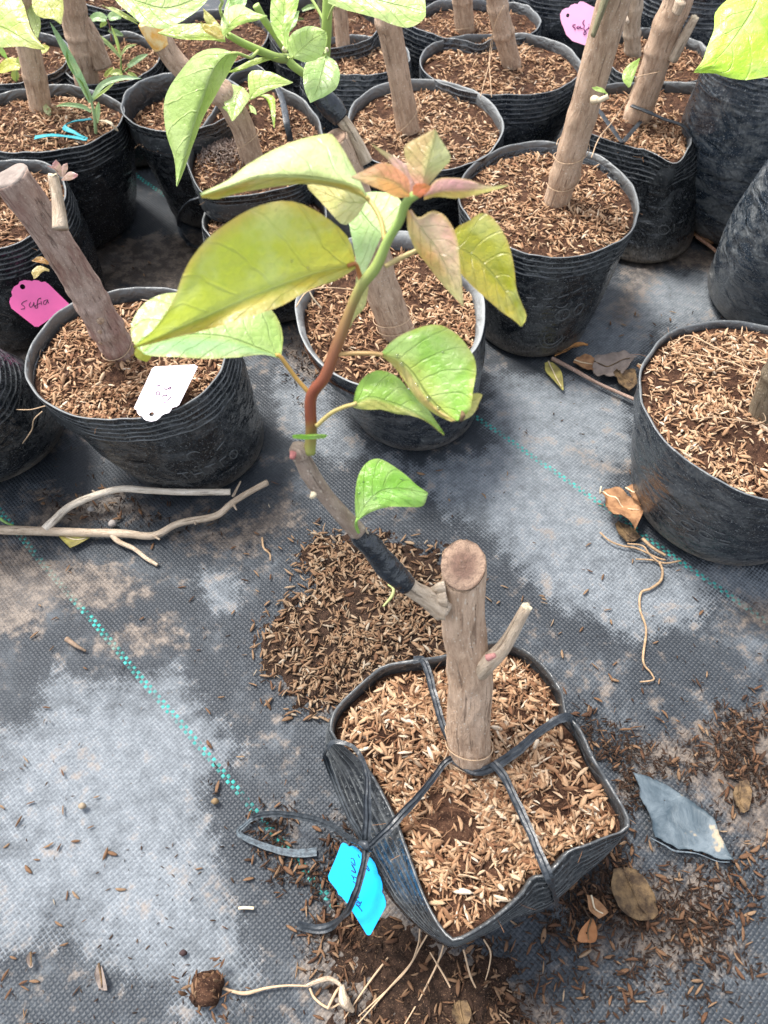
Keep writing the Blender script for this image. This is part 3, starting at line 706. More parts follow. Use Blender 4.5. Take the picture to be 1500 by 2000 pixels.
B27 = grow_bag('black grow bag at the top edge, left of the trunk with a string loop', (735, 965, -110, -22), .15, rb=.09, mat=BAGN, nh=150, seed=271, ribs=5)
B28 = grow_bag('black grow bag at the top left edge behind the thick grey trunk', (-60, 165, -60, 40), .15, rb=.09, mat=BAG, nh=200, seed=281, ribs=5, tint=(.45, .2))
B29 = grow_bag('black grow bag at the top edge behind the topmost leaves', (440, 700, -160, -40), .15, rb=.09, mat=BAGN, nh=100, seed=291, ribs=5)

# embossed marks
pix_th = lambda B, px, z=.08: math.atan2(*(U(px, 600, z) - np.array([B.c[0], B.c[1], 0]))[[1, 0]])
wall_strokes(B4, [[(-4, 3), (-2.6, 3)], [(-1.6, 3), (-.2, 3.1)], [(.6, 3.1), (2.2, 3.4)], [(3, 3.6), (4.2, 4)], [(-3, 1.6), (-2, 1.6)], [(-.8, 1.6), (0, 1.7)], arc(1.6, 1.9, .9, .6, 190, 350), arc(2.2, 0, 1.15, .95), arc(5, .3, .9, .9), arc(2, -4.2, 1.8, 1.5, 170, 360), arc(2, -4.2, 2.6, 2.2, 190, 350)], -1.55, .52, .0085, .008, name='embossed_rings')
wall_strokes(B2, [[(0, 0), (1.6, 0)], [(.8, 0), (.8, -1.6)], [(2.1, 0), (2.1, -1.6)], [(3.5, 0), (3.5, -1.6)], [(2.1, -.8), (3.5, -.8)], [(4.2, .1), (5.8, .1)], [(5, .1), (5, -1.6)], [(6.6, .1), (6.6, -1.5)], [(6.6, .1), (7.8, .1)], arc(9, -.6, .7, .8), arc(4, 3, .9, .8, 20, 200), [(7, 2.2), (8.6, 3)]], -1.38, .62, .0075, .0085)
wall_strokes(B5, [arc(0, 0, 1, .7), arc(2.4, .2, .9, .6), [(4, .5), (5.2, .6)], [(4, -.4), (5.2, -.3)], [(-2.6, 1.6), (-1, 1.7)], [(0, 1.9), (2, 2)], [(3, 2.1), (4.2, 2.2)], arc(1, -2.2, 1, .6, 0, 200), [(-2.4, .2), (-1.6, .9)], [(-2.6, -1), (-1.4, -1.2)]], -2.25, .6, .0085, .008)
wall_strokes(B6, [arc(0, 0, 1, .8), [(2, .6), (2, -.8)], [(3, .5), (4.4, .5)], [(-3, 1), (-1.6, 1)]], -1.3, .66, .008, .008, name='embossed_letters')

# ------------------------------------------------------------------ spilled soil and husks on the cloth
def spill(label, px, hgt, nh, seed, mat=SOILW, tint=(.4, .16), hs=.0105, name='soil_spill', hm=HUSKW, crumbs=3):
    poly = wp(px); lo, hi = poly.min(0) - .03, poly.max(0) + .03
    X = np.arange(lo[0], hi[0], .0022); Y = np.arange(lo[1], hi[1], .0022)
    gx, gy = np.meshgrid(X, Y, indexing='ij'); P = np.stack([gx.ravel(), gy.ravel()], 1)
    def H(Q):
        d = polyd(Q, poly); q = np.column_stack([Q * 26, np.full(len(Q), seed)])
        n = fbm(q, seed, 4); n2 = fbm(q * 7, seed + 1, 4)
        e = np.clip((d - .004 + n * .035) / .045, -1, 1)
        return e * hgt + n2 * (.0016 + hgt * .35) - .0022 + hgt * .15
    z = H(P); v = np.column_stack([P, z]); f = grid_faces(len(X), len(Y))
    keep = (z[f] > -.0032).any(1); f = f[keep]
    used = np.unique(f); idx = np.full(len(v), -1); idx[used] = np.arange(len(used)); v = v[used]; f = idx[f]
    T = Thing(name, (poly[:, 0].mean(), poly[:, 1].mean(), 0), label, 'spilled soil'); T.o['kind'] = 'stuff'
    if name == 'soil_spill': T.part('soil', (v, f), mat, kind='stuff')
    r = np.random.default_rng(seed)
    def place(n, pw):
        Q = r.uniform(lo - .03, hi + .03, (n * 7, 2)); d = polyd(Q, poly)
        den = np.clip(.42 + d / .07, .02, 1) ** 1.4 * np.clip(.6 + fbm(np.column_stack([Q * 32, np.zeros(len(Q))]), seed + 4, 3) * pw, 0, 1)
        Q = Q[r.random(len(Q)) < den][:n]; return np.column_stack([Q, np.maximum(H(Q), 0) + .0003])
    T.part('husks', husks(place(nh, .9), size=hs, tint=tint, seed=seed + 2, tilt=.3), hm, kind='stuff')
    T.part('crumbs', husks(place(int(nh * (crumbs if name == 'soil_spill' else 11)), 2.2 if name == 'soil_spill' else 3.5), size=.0042 if name == 'soil_spill' else .0048, tint=(.13, .12), seed=seed + 5, tilt=.8, sizevar=.8), CRUMB, kind='stuff')
    return H
H1 = spill('dark heap of spilled soil and brown husks behind the tied front bag', [(620, 1050), (720, 1070), (830, 1085), (880, 1130), (900, 1280), (760, 1320), (680, 1380), (590, 1360), (525, 1300), (545, 1220), (610, 1160), (600, 1090)], .007, 2600, 301, tint=(.62, .2), crumbs=1.6)
spill('dark soil with long husks spilled below the blue tag at the bottom', [(620, 1800), (700, 1740), (800, 1790), (900, 1850), (990, 1880), (1050, 1960), (1060, 2060), (680, 2060), (700, 1920), (640, 1880)], .006, 620, 302, tint=(.38, .17), crumbs=5)
spill('thin dark crumbs and husks trodden in left of the tied front bag', [(520, 1610), (600, 1590), (680, 1650), (640, 1740), (620, 1790), (600, 1760), (560, 1690)], .0006, 320, 303, tint=(.3, .14), name='soil_crumbs')
spill('dark crumbs lying around the plastic scrap at right', [(1130, 1420), (1190, 1450), (1290, 1500), (1240, 1560), (1260, 1640), (1240, 1720), (1300, 1810), (1180, 1790), (1080, 1830), (1090, 1770), (1230, 1600), (1160, 1500)], .0008, 700, 304, tint=(.25, .2), name='soil_crumbs')
spill('dark damp crumbs in the upper part of the right-hand cloth', [(1380, 1420), (1450, 1380), (1540, 1400), (1540, 1560), (1470, 1580), (1400, 1560), (1330, 1490)], .0005, 260, 305, tint=(.22, .16), name='soil_crumbs')
spill('dark crumbs and husks strewn over the cloth below and right of the front bag', [(1060, 1800), (1200, 1780), (1330, 1700), (1460, 1640), (1530, 1760), (1480, 1900), (1320, 1960), (1120, 1960)], .0004, 150, 309, tint=(.3, .2), name='soil_crumbs')
spill('dark flecked crumb patch below the plastic scrap', [(1330, 1760), (1430, 1720), (1450, 1800), (1420, 1850), (1340, 1850), (1300, 1800)], .0004, 150, 306, tint=(.15, .12), name='soil_crumbs')
spill('crumbs and husk dust between the left bag and the fallen twig', [(100, 960), (250, 965), (420, 1000), (420, 1020), (200, 1020), (60, 1010)], .0003, 70, 307, tint=(.35, .2), name='soil_crumbs')
spill('brown crumbs at the foot of the middle bag', [(560, 610), (600, 660), (640, 760), (600, 800), (560, 740)], .0003, 60, 308, tint=(.35, .2), name='soil_crumbs')
# loose scatter over the whole cloth
r_ = np.random.default_rng(55)
pxs = r_.uniform([-40, 450], [1540, 2060], (900, 2)); Q = wp(pxs)
den = np.clip(.32 + fbm(np.column_stack([Q * 8, np.zeros(len(Q))]), 77, 3) * 1.3, .03, 1); Q = Q[r_.random(len(Q)) < den]
single('scattered_husks', husks(np.column_stack([Q, np.full(len(Q), .0003)]), size=.0085, tint=(.42, .25), tilt=.08, seed=56), HUSKW, 'single rice husks strewn thinly over the woven ground cloth', 'rice husks', kind='stuff')
Q = wp(r_.uniform([-40, 450], [1540, 2060], (5200, 2))); den = np.clip(.4 + fbm(np.column_stack([Q * 10, np.zeros(len(Q))]), 78, 3) * 1.6, .04, 1); Q = Q[r_.random(len(Q)) < den]
single('crumbs', husks(np.column_stack([Q, np.full(len(Q), .0)]), size=.0033, tint=(.3, .25), tilt=.5, seed=57, sizevar=.6), CRUMB, 'tiny soil crumbs and chaff strewn over the woven ground cloth', 'soil crumbs', kind='stuff')

# ------------------------------------------------------------------ leaves
def leaf(T, L, Mi, R, d0, d1, eL=0.0, eR=0.0, top=(.3, .42, .06), under=None, cL=None, cR=None, edge=None, tipc=None, name='leaf', wav=.0012, bow=0.0, seed=1, n=30, m=13, parent=None, label=None, cup=.25, petiole=None, pr=.0009, pc=None, mat=None, base=None):
    """L, Mi, R: outline and midrib as seen in the picture, base to tip; d0, d1 distances from the camera;
    eL, eR: how far the two edges stand nearer (-) or farther (+) than the midrib"""
    def mk(p, e):
        q = spline(np.array(p, float), n); t = np.linspace(0, 1, n)
        dep = d0 + (d1 - d0) * t + bow * np.sin(np.pi * t) + e * np.sin(np.pi * np.clip(t, .02, .98)) ** .7
        return np.array([D(x, y, z) for (x, y), z in zip(q, dep)])
    a, b, c = mk(L, eL), mk(Mi, 0), mk(R, eR)
    s = np.linspace(-1, 1, m); rows = []; uv = []; ct = []; cu = []
    top = np.array(top); under = np.array(under if under is not None else top * .8 + .08); cL = np.array(cL if cL is not None else top); cR = np.array(cR if cR is not None else top)
    for i in range(n):
        t = i / (n - 1)
        nrm = -FW
        for u in s:
            e = a[i] if u < 0 else c[i]; au = abs(u)
            p = b[i] * (1 - au) + e * au
            w = np.linalg.norm(e - b[i])
            p = p + nrm * (cup * w * au * (1 - au))
            rows.append(p); uv.append((u, t, 0))
            col = cL if u < 0 else cR
            col = top * max(0, 1 - au * 3) + col * min(1, au * 3) if au < .34 else col
            if edge is not None: k = np.clip((au - .8) / .2, 0, 1) * .8; col = col * (1 - k) + np.array(edge) * k
            if tipc is not None: k = np.clip((t - .45) / .5, 0, 1); col = col * (1 - k) + np.array(tipc) * k
            if base is not None: k = np.clip((.4 - t) / .4, 0, 1); col = col * (1 - k) + np.array(base) * k
            ct.append(col); cu.append(under)
    v = np.array(rows); uv = np.array(uv)
    fr = np.column_stack([uv[:, 0] * 1.8, uv[:, 1] * 4, np.full(len(v), seed * 2.3)])
    v = v - FW * (fbm(fr, seed, 3) * wav * (.4 + np.abs(uv[:, 0])))[:, None]
    # ripple that lets the outline stay uneven
    f = grid_faces(n, m)
    nn = np.cross(v[f[0, 1]] - v[f[0, 0]], v[f[0, 3]] - v[f[0, 0]])
    mid = (n // 2) * m + m // 2; q = np.cross(v[mid + 1] - v[mid], v[mid + m] - v[mid])
    if np.dot(q, FW) > 0: f = f  # face winding
    cen = f[len(f) // 2]; q = np.cross(v[cen[1]] - v[cen[0]], v[cen[2]] - v[cen[0]])
    if np.dot(q, FW) > 0: f = f[:, ::-1]
    o = T.part(name, (v, f.tolist(), {'uvl': uv, 'ctop': np.array(ct), 'cund': np.array(cu)}), mat or LEAF, parent=parent, label=label)
    if petiole is not None:
        P = [D(*p) for p in petiole] + [b[0], b[1]]
        vv, ff, at = tube(P, [pr, pr * .85], 7, max(8, len(P) * 5)); at['ctop'] = np.tile(pc if pc is not None else top * .9 + np.array([.05, 0, 0]), (len(vv), 1))
        T.part('petiole', (vv, ff, at), PETM, parent=o)
    return o, v, uv
def cstem(T, P, rad, cols, name='shoot', seg=11, parent=None, rough=.1):
    v, f, a = tube(P, rad, seg, len(P) * 7, rough=rough, seed=3)
    t = np.linspace(0, 1, len(P) * 7); C = np.stack([np.interp(t, np.linspace(0, 1, len(cols)), np.array(cols)[:, k]) for k in range(3)], 1)
    a['ctop'] = np.vstack([np.repeat(C, seg, 0), C[:1], C[-1:]])
    return T.part(name, (v, f, a), PETM, parent=parent)
def wpx(px, depth): return px * depth / FPX
def cut_disc(T, c, nrm, r, mat=CUT, name='cut_face', parent=None, sq=1.0, seed=2):
    nrm = np.asarray(nrm, float); nrm /= np.linalg.norm(nrm); a = np.cross(nrm, [1, 0, .01]); a /= np.linalg.norm(a); b = np.cross(nrm, a)
    th = np.linspace(0, 2 * np.pi, 28, endpoint=False); v = []
    for k, q in enumerate((0.2, .5, .8, .97, 1.0)):
        for t in th:
            rr = r * q * (1 + .04 * math.sin(3 * t + seed) + .03 * math.sin(5 * t)); v.append(c + (a * math.cos(t) + b * math.sin(t) * sq) * rr + nrm * (.0008 + .0006 * math.sin(t * 4 + k) * q - (0.0018 if q == 1 else 0)))
    v = np.array(v); f = grid_faces(5, 28, True).tolist() + [list(range(28))[::-1]]
    return T.part(name, (v, f, {'rad': np.repeat([.2, .5, .8, .97, 1.0], 28)}), mat, parent=parent)
def loop_string(T, P0, P1, r0, k=2, name='string_loop', tail=None, rad=.00045, seed=1, tilt=.3):
    """thin string wound round a stem whose axis runs P0->P1"""
    ax = P1 - P0; L = np.linalg.norm(ax); ax /= L; a = np.cross(ax, [0, 1, 0.1]); a /= np.linalg.norm(a); b = np.cross(ax, a); r = np.random.default_rng(seed); pts = []
    for q in range(k * 14 + 1):
        t = q / 14 * 2 * np.pi; h = (q / (k * 14)) * L + math.sin(t + seed) * r0 * tilt
        pts.append(P0 + ax * h + (a * math.cos(t) + b * math.sin(t)) * (r0 * 1.06 + rad))
    if tail: pts += [np.array(p) for p in tail]
    T.part(name, tube(pts, rad, 5, len(pts) * 2), STR)

# ---- front stump with the grafted shoot
b0 = U(918, 1492, .132); t0 = D(905, 1112, .449)
P1T = Thing('bougainvillea', b0, 'upright sawn stump in the tied front bag, its taped graft carrying big yellow-green leaves', 'potted plant', 'bare bougainvillea stems growing in the grow bags')
rb0, rt0 = wpx(41, depth_of(b0)), wpx(42, .450)
mid_ = [b0 + (t0 - b0) * q for q in (0, .25, .5, .75, .93, 1)]
mid_[2] = mid_[2] + np.array([.002, 0, 0]); mid_[3] = mid_[3] - np.array([.001, 0, 0])
b0l = b0 - (t0 - b0) * .1
trunk_v = tube([b0l] + mid_, [rb0 * 1.04, rb0, rb0 * .98, rb0 * 1.0, rb0 * .92, rt0 * 1.04, rt0 * 1.03], 48, 130, rough=.14, seed=5, rfreq=1.4)
# oblique saw cut: push the last rings along the cut plane
vv = trunk_v[0]; axd = (t0 - b0) / np.linalg.norm(t0 - b0)
cutn = axd * .58 - FW * .8 + np.array([-.15, 0, 0]); cutn /= np.linalg.norm(cutn)
cp = D(905, 1116, .446)
dd = (vv - cp) @ cutn; over = dd > -0.02
# extend the top rings, then clamp them to the plane
ext = np.clip(((vv - b0) @ axd - np.linalg.norm(t0 - b0) * .80) / (np.linalg.norm(t0 - b0) * .20), 0, 1)
vv = vv + axd * (ext * .03)[:, None]
dd = (vv - cp) @ cutn; vv = vv - np.where(dd > 0, dd / (axd @ cutn), 0)[:, None] * axd
trunk = P1T.part('trunk', (vv, trunk_v[1], trunk_v[2]), BARK)
# cut face, tilted to the viewer
cfv = []; th = np.linspace(0, 2 * np.pi, 36, endpoint=False)
a_ = np.cross(axd, [0, 1, .0]); a_ /= np.linalg.norm(a_); b_ = np.cross(axd, a_)
for k, q in enumerate((.15, .4, .65, .85, .97)):
    for t in th:
        p = t0 + (a_ * math.cos(t) + b_ * math.sin(t)) * rt0 * 1.06 * q
        s_ = -((p - cp) @ cutn) / (axd @ cutn); cfv.append(p + axd * s_ + cutn * (.0012 + .0007 * math.sin(5 * t + k * 2) * (1 - q)))
P1T.part('cut_face', (np.array(cfv), grid_faces(5, 36, True).tolist() + [list(range(36))[::-1]], {'rad': np.repeat([.15, .4, .65, .85, 1.0], 36)}), CUT, parent=trunk)
# knots and the cut side stub
for (x, y, d, r) in ((850, 1172, .447, .0055), (846, 1196, .449, .004), (848, 1150, .446, .0035)):
    c = D(x, y, d); P1T.part('knot', tube([c + np.array([.006, .001, 0]), c, c - np.array([.002, .0, 0])], [r * 1.3, r, r * .3], 12, 9, rough=.25, seed=int(x)), TWIG, parent=trunk)
st0, st1 = D(952, 1296, .475), D(1028, 1186, .455)
P1T.part('side_stub', tube([D(935, 1310, .485), st0, D(985, 1262, .468), st1], [wpx(22, .47), wpx(17, .47), wpx(13, .465), wpx(11.5, .455)], 18, 22, rough=.12, seed=8), TWIG)
cut_disc(P1T, st1 + (st1 - st0) * .01, st1 - st0, wpx(10.5, .455), CUTL)
cbud = D(952, 1285, .463); P1T.part('bud', tube([cbud, cbud + np.array([.004, 0, .004])], [.0025, .0016], 8, 6, rough=.2), mat_plain('bud_pink', (.55, .25, .22), .7))
sc = [D(866, 1192, .452), (D(832, 1166, .447)), D(800, 1146, .441), D(745, 1096, .428), D(700, 1040, .413), D(650, 985, .400), D(612, 935, .390), D(590, 895, .383), D(578, 872, .380)]
P1T.part('graft_branch', tube(sc[:5], [wpx(24, .45), wpx(18, .445), wpx(16, .44), wpx(16, .43), wpx(16, .413)], 20, 40, rough=.1, seed=12), TWIG)
P1T.part('scion', tube(sc[4:], [wpx(18, .413), wpx(17, .4), wpx(16, .39), wpx(18.5, .385), wpx(16, .38)], 20, 44, rough=.16, seed=13), SCION)
ps = [D(796, 1143, .438), D(775, 1122, .433), D(750, 1100, .428), D(728, 1070, .421), D(706, 1052, .416), D(697, 1036, .412)]
tp = tube(ps, [wpx(19, .44), wpx(23, .433), wpx(26, .428), wpx(23, .42), wpx(21, .415), wpx(17, .412)], 30, 70, rough=.24, seed=14, rfreq=1.8)
P1T.part('grafting_tape', tp, TAPE)
k1 = D(583, 880, .378); P1T.part('scion_tip', tube([D(590, 890, .38), k1, D(568, 872, .377)], [wpx(19, .38), wpx(19, .38), wpx(9, .38)], 14, 14, rough=.2, seed=15), SCION)
P1T.part('dried_bud', tube([D(574, 884, .375), D(570, 896, .374)], [wpx(9, .375), wpx(5, .375)], 9, 6, rough=.2), mat_plain('dried_bud', (.5, .18, .16), .7))
P1T.part('leaf_scar', tube([D(613, 965, .383), D(608, 972, .381)], [wpx(7, .38), wpx(4, .38)], 9, 6, rough=.1), CUTL)
RED, OLV, GRN = (.19, .05, .022), (.27, .17, .06), (.27, .38, .1)
S = [D(605, 885, .377), D(608, 840, .37), D(608, 775, .36), D(635, 735, .352), D(660, 670, .343), D(690, 590, .333), D(708, 555, .328), D(735, 520, .322), D(757, 470, .315), D(780, 432, .309), D(794, 395, .303), D(815, 378, .299)]
cstem(P1T, S, [wpx(11, .377), wpx(12, .37), wpx(11.5, .36), wpx(12.5, .345), wpx(10, .333), wpx(11.5, .325), wpx(9, .315), wpx(9, .3)], [(.3, .32, .08), RED, (.22, .06, .03), (.25, .1, .045), OLV, (.3, .36, .1), GRN, GRN])
YG, YGU = (.30, .37, .04), (.34, .28, .06); GOLD = (.36, .27, .04); LIME = (.46, .56, .16); MINT = (.33, .5, .22)
# A the large leaf
A_ = leaf(P1T, [(692, 498), (680, 462), (640, 425), (592, 398), (545, 390), (490, 405), (425, 445), (385, 485), (362, 530), (340, 585), (300, 640), (262, 676)],
     [(694, 516), (640, 528), (570, 550), (490, 580), (420, 610), (350, 640), (262, 678)],
     [(694, 524), (660, 545), (620, 560), (580, 582), (540, 602), (480, 622), (410, 642), (330, 662), (262, 680)], .322, .300, eL=-.018, eR=-.004, top=(.42, .46, .09), cL=(.38, .42, .035), cR=(.44, .35, .06), edge=(.46, .27, .07), base=(.4, .33, .04), under=(.3, .3, .08), bow=-.012, petiole=[(708, 556, .328), (702, 535, .326)], pr=.0011, pc=(.35, .13, .04), seed=1, m=17, cup=.18, wav=.003)
leaf(P1T, [(550, 695), (553, 655), (538, 615), (500, 585), (430, 575), (360, 572), (310, 578), (272, 605), (256, 640), (262, 672), (280, 690)],
     [(548, 697), (500, 680), (440, 660), (370, 655), (310, 665), (280, 690)],
     [(545, 700), (510, 692), (460, 698), (400, 700), (340, 698), (305, 697), (282, 692)], .350, .335, eL=.01, eR=-.012, top=(.28, .46, .12), cL=(.36, .53, .16), cR=(.22, .38, .17), edge=(.38, .4, .12), under=(.3, .42, .15), petiole=[(608, 772, .36), (578, 738, .356)], pr=.0011, pc=(.42, .25, .06), seed=2, cup=.3, wav=.003)
leaf(P1T, [(275, 672), (262, 685), (268, 700), (285, 706)], [(282, 672), (278, 685), (280, 698), (286, 707)], [(292, 678), (296, 690), (294, 700), (287, 707)], .345, .35, top=(.4, .38, .04), seed=22, n=8, m=5, name='leaf_tip')
leaf(P1T, [(722, 392), (700, 345), (680, 310), (655, 270), (640, 262), (590, 272), (540, 292), (490, 320), (445, 352), (392, 380)],
     [(722, 394), (700, 366), (640, 352), (570, 345), (500, 345), (450, 362), (392, 381)],
     [(722, 396), (695, 380), (640, 366), (580, 362), (520, 367), (460, 377), (425, 386), (392, 383)], .320, .292, eL=.012, eR=.004, top=(.45, .52, .2), cL=(.5, .62, .3), cR=(.36, .25, .05), edge=(.42, .4, .12), under=(.35, .25, .06), petiole=[(752, 470, .315), (744, 430, .317), (728, 400, .319)], pr=.0011, pc=(.36, .27, .08), seed=3, cup=.2, wav=.002)
leaf(P1T, [(720, 385), (690, 372), (650, 362), (600, 360)], [(715, 395), (680, 395), (640, 380), (600, 362)], [(700, 420), (672, 440), (640, 410), (602, 368)], .325, .35, top=(.42, .36, .14), seed=4, n=14, m=9)
leaf(P1T, [(745, 462), (705, 545), (694, 500), (680, 430), (668, 395), (680, 382)], [(748, 458), (725, 440), (705, 415), (690, 392), (685, 384)], [(752, 455), (783, 432), (786, 398), (765, 378), (725, 375), (690, 382)], .338, .36, top=(.33, .5, .2), cL=(.35, .53, .22), cR=(.38, .53, .22), under=MINT, seed=5, cup=.1)
leaf(P1T, [(720, 560), (712, 600), (690, 620)], [(706, 560), (700, 600), (685, 640)], [(696, 540), (690, 590), (682, 640)], .34, .345, top=(.4, .36, .13), seed=6, n=12, m=5)
# top rosette
leaf(P1T, [(818, 372), (800, 340), (790, 300), (792, 282), (820, 266), (850, 252)], [(824, 372), (832, 340), (842, 305), (848, 275), (850, 253)], [(832, 366), (860, 335), (880, 312), (872, 290), (858, 268), (851, 253)], .300, .292, eL=.003, eR=.004, top=(.47, .42, .18), cL=(.4, .28, .13), cR=(.5, .48, .24), base=(.6, .24, .22), under=(.45, .3, .14), seed=7, n=20, wav=.0008, cup=.15)
leaf(P1T, [(828, 380), (850, 352), (875, 347), (915, 350), (950, 362), (992, 360)], [(828, 383), (870, 372), (920, 370), (960, 368), (993, 361)], [(828, 390), (860, 384), (900, 388), (940, 378), (975, 368), (993, 362)], .299, .288, eL=-.002, eR=.003, top=(.6, .27, .27), cL=(.66, .32, .35), cR=(.5, .32, .1), edge=(.5, .36, .12), tipc=(.45, .4, .2), seed=8, n=20, wav=.0008)
leaf(P1T, [(800, 376), (798, 350), (775, 328), (748, 318), (718, 330), (686, 345)], [(800, 380), (770, 356), (735, 345), (705, 345), (686, 346)], [(800, 384), (775, 385), (750, 374), (722, 362), (700, 352), (687, 347)], .299, .290, eL=.002, eR=-.002, top=(.4, .2, .09), cL=(.5, .2, .12), cR=(.52, .24, .08), tipc=(.42, .27, .16), seed=9, n=20, wav=.0008)
leaf(P1T, [(798, 378), (780, 345), (762, 315), (745, 300), (722, 278)], [(804, 376), (795, 345), (778, 320), (755, 302), (723, 279)], [(812, 372), (812, 350), (800, 328), (770, 305), (724, 280)], .304, .30, top=(.56, .28, .28), cR=(.52, .26, .32), tipc=(.45, .4, .2), seed=10, n=16, m=9, wav=.0006)
leaf(P1T, [(806, 380), (806, 366), (815, 358), (830, 358)], [(812, 382), (818, 372), (826, 366), (838, 362)], [(820, 386), (832, 378), (840, 370), (842, 364)], .296, .292, top=(.6, .16, .08), seed=11, n=10, m=5, name='bract', wav=.0004)
leaf(P1T, [(795, 412), (796, 445), (808, 480), (830, 512), (860, 548), (885, 578), (905, 600)], [(798, 410), (818, 440), (848, 480), (875, 530), (892, 565), (905, 600)], [(803, 412), (818, 428), (845, 412), (872, 425), (893, 465), (900, 530), (906, 598)], .303, .312, eL=.004, eR=-.006, top=(.56, .31, .24), cL=(.5, .26, .1), cR=(.55, .3, .26), tipc=(.53, .47, .24), edge=(.46, .3, .08), seed=12, wav=.0022, cup=.22)
leaf(P1T, [(885, 470), (890, 445), (915, 432), (940, 416), (965, 430), (990, 470), (1003, 520), (1010, 570), (1028, 618), (1018, 638)], [(886, 480), (925, 500), (965, 540), (1000, 590), (1018, 637)], [(888, 500), (900, 535), (935, 570), (975, 605), (1005, 628), (1016, 638)], .322, .335, eL=-.006, eR=-.004, top=(.4, .36, .05), cL=(.34, .34, .025), cR=(.4, .34, .05), edge=(.4, .28, .05), under=(.36, .28, .06), petiole=[(752, 520, .32), (790, 500, .321), (840, 480, .321)], pr=.0011, pc=(.44, .34, .14), seed=13, wav=.002)
# lower leaves on the shoot
o_, vI, uvI = leaf(P1T, [(742, 692), (765, 665), (800, 645), (850, 632), (890, 648), (920, 685), (930, 720), (922, 770), (918, 800), (895, 822)], [(742, 692), (775, 702), (805, 730), (830, 770), (860, 800), (890, 822)], [(742, 694), (768, 715), (790, 745), (815, 780), (850, 808), (880, 824)], .343, .335, eL=-.004, eR=.006, top=(.36, .42, .08), cL=(.22, .42, .06), cR=(.46, .34, .12), edge=(.36, .4, .06), under=(.45, .36, .12), petiole=[(660, 692, .345), (690, 690, .344), (720, 690, .343)], pr=.0011, pc=(.42, .26, .1), seed=14, m=17, wav=.003)
leaf(P1T, [(918, 770), (935, 768), (942, 770)], [(905, 800), (915, 790), (940, 771)], [(903, 822), (925, 808), (942, 772)], .335, .34, top=(.5, .45, .15), seed=15, n=10, m=5, name='curled_leaf_tip')
P1T.part('wilted_spot', tube([D(900, 822, .333), D(904, 812, .332), D(902, 803, .333)], [.0008, .0014, .0006], 8, 8, rough=.3), DRYW)
o2_, vJ, uvJ = leaf(P1T, [(690, 788), (698, 755), (718, 732), (745, 724), (775, 735), (800, 762), (830, 790), (868, 848)], [(690, 790), (720, 775), (760, 785), (800, 800), (835, 822), (868, 849)], [(690, 796), (715, 800), (745, 800), (775, 808), (805, 812), (835, 825), (867, 850)], .350, .352, eL=.003, eR=.0, top=(.26, .43, .07), cL=(.24, .42, .07), cR=(.38, .38, .1), seed=16, petiole=[(618, 832, .366), (645, 808, .36), (672, 795, .354)], pr=.0011, pc=(.48, .38, .14), wav=.0022)
leaf(P1T, [(612, 848), (630, 848), (640, 850)], [(575, 850), (600, 853), (637, 853)], [(572, 852), (600, 858), (634, 856)], .362, .366, top=(.2, .45, .05), seed=17, n=10, m=5, name='small_leaf')
leaf(P1T, [(571, 850), (590, 848), (610, 852)], [(571, 853), (590, 852), (612, 855)], [(572, 856), (592, 858), (612, 858)], .366, .366, top=(.22, .45, .06), seed=18, n=8, m=5, name='small_leaf')
oK, vK, uvK = leaf(P1T, [(695, 1017), (693, 980), (698, 935), (715, 905), (738, 896), (760, 905), (790, 925), (815, 948), (836, 962)], [(696, 1018), (715, 985), (745, 960), (785, 955), (836, 963)], [(700, 1016), (725, 1000), (760, 990), (795, 990), (826, 988), (836, 965)], .395, .40, eL=.006, eR=-.004, top=(.2, .46, .06), cL=(.2, .45, .05), cR=(.24, .5, .08), edge=(.3, .5, .1), petiole=[(700, 1040, .408), (696, 1028, .402)], pr=.0009, pc=(.25, .45, .08), seed=19, wav=.0035)
# rain drops on the wet leaves
def drops(par, v, uv, n, seed, rmax=.0022):
    r = np.random.default_rng(seed); 
    ids = [i for i in range(len(v)) if abs(uv[i, 0]) < .85 and .15 < uv[i, 1] < .85 and uv[i, 0] < 0.2]
    for i in r.choice(ids, n, replace=False):
        rr = rmax * r.uniform(.35, 1); c = v[i] - FW * rr * .15
        P = []
        for k in range(5):
            ph = k / 4 * math.pi / 2
            for q in range(12):
                a = q / 12 * 2 * math.pi; P.append(c + (RT * math.cos(a) + UPV * math.sin(a) * .85) * rr * math.cos(ph) - FW * rr * .55 * math.sin(ph))
        P1T.part('water_drop', (np.array(P), grid_faces(5, 12, True).tolist() + [list(range(12))]), DROP, parent=par)
drops(o_, vI, uvI, 6, 1, .0016); drops(oK, vK, uvK, 4, 2, .0015); drops(A_[0], A_[1], A_[2], 4, 3, .0014)
loop_string(P1T, b0 + (t0 - b0) * .0 + axd * .004, b0 + (t0 - b0) * .0 + axd * .030, rb0 * 1.0, 2, tilt=.45, tail=[U(872, 1475, .15), U(800, 1570, .148), U(735, 1640, .14), U(715, 1690, .12)])

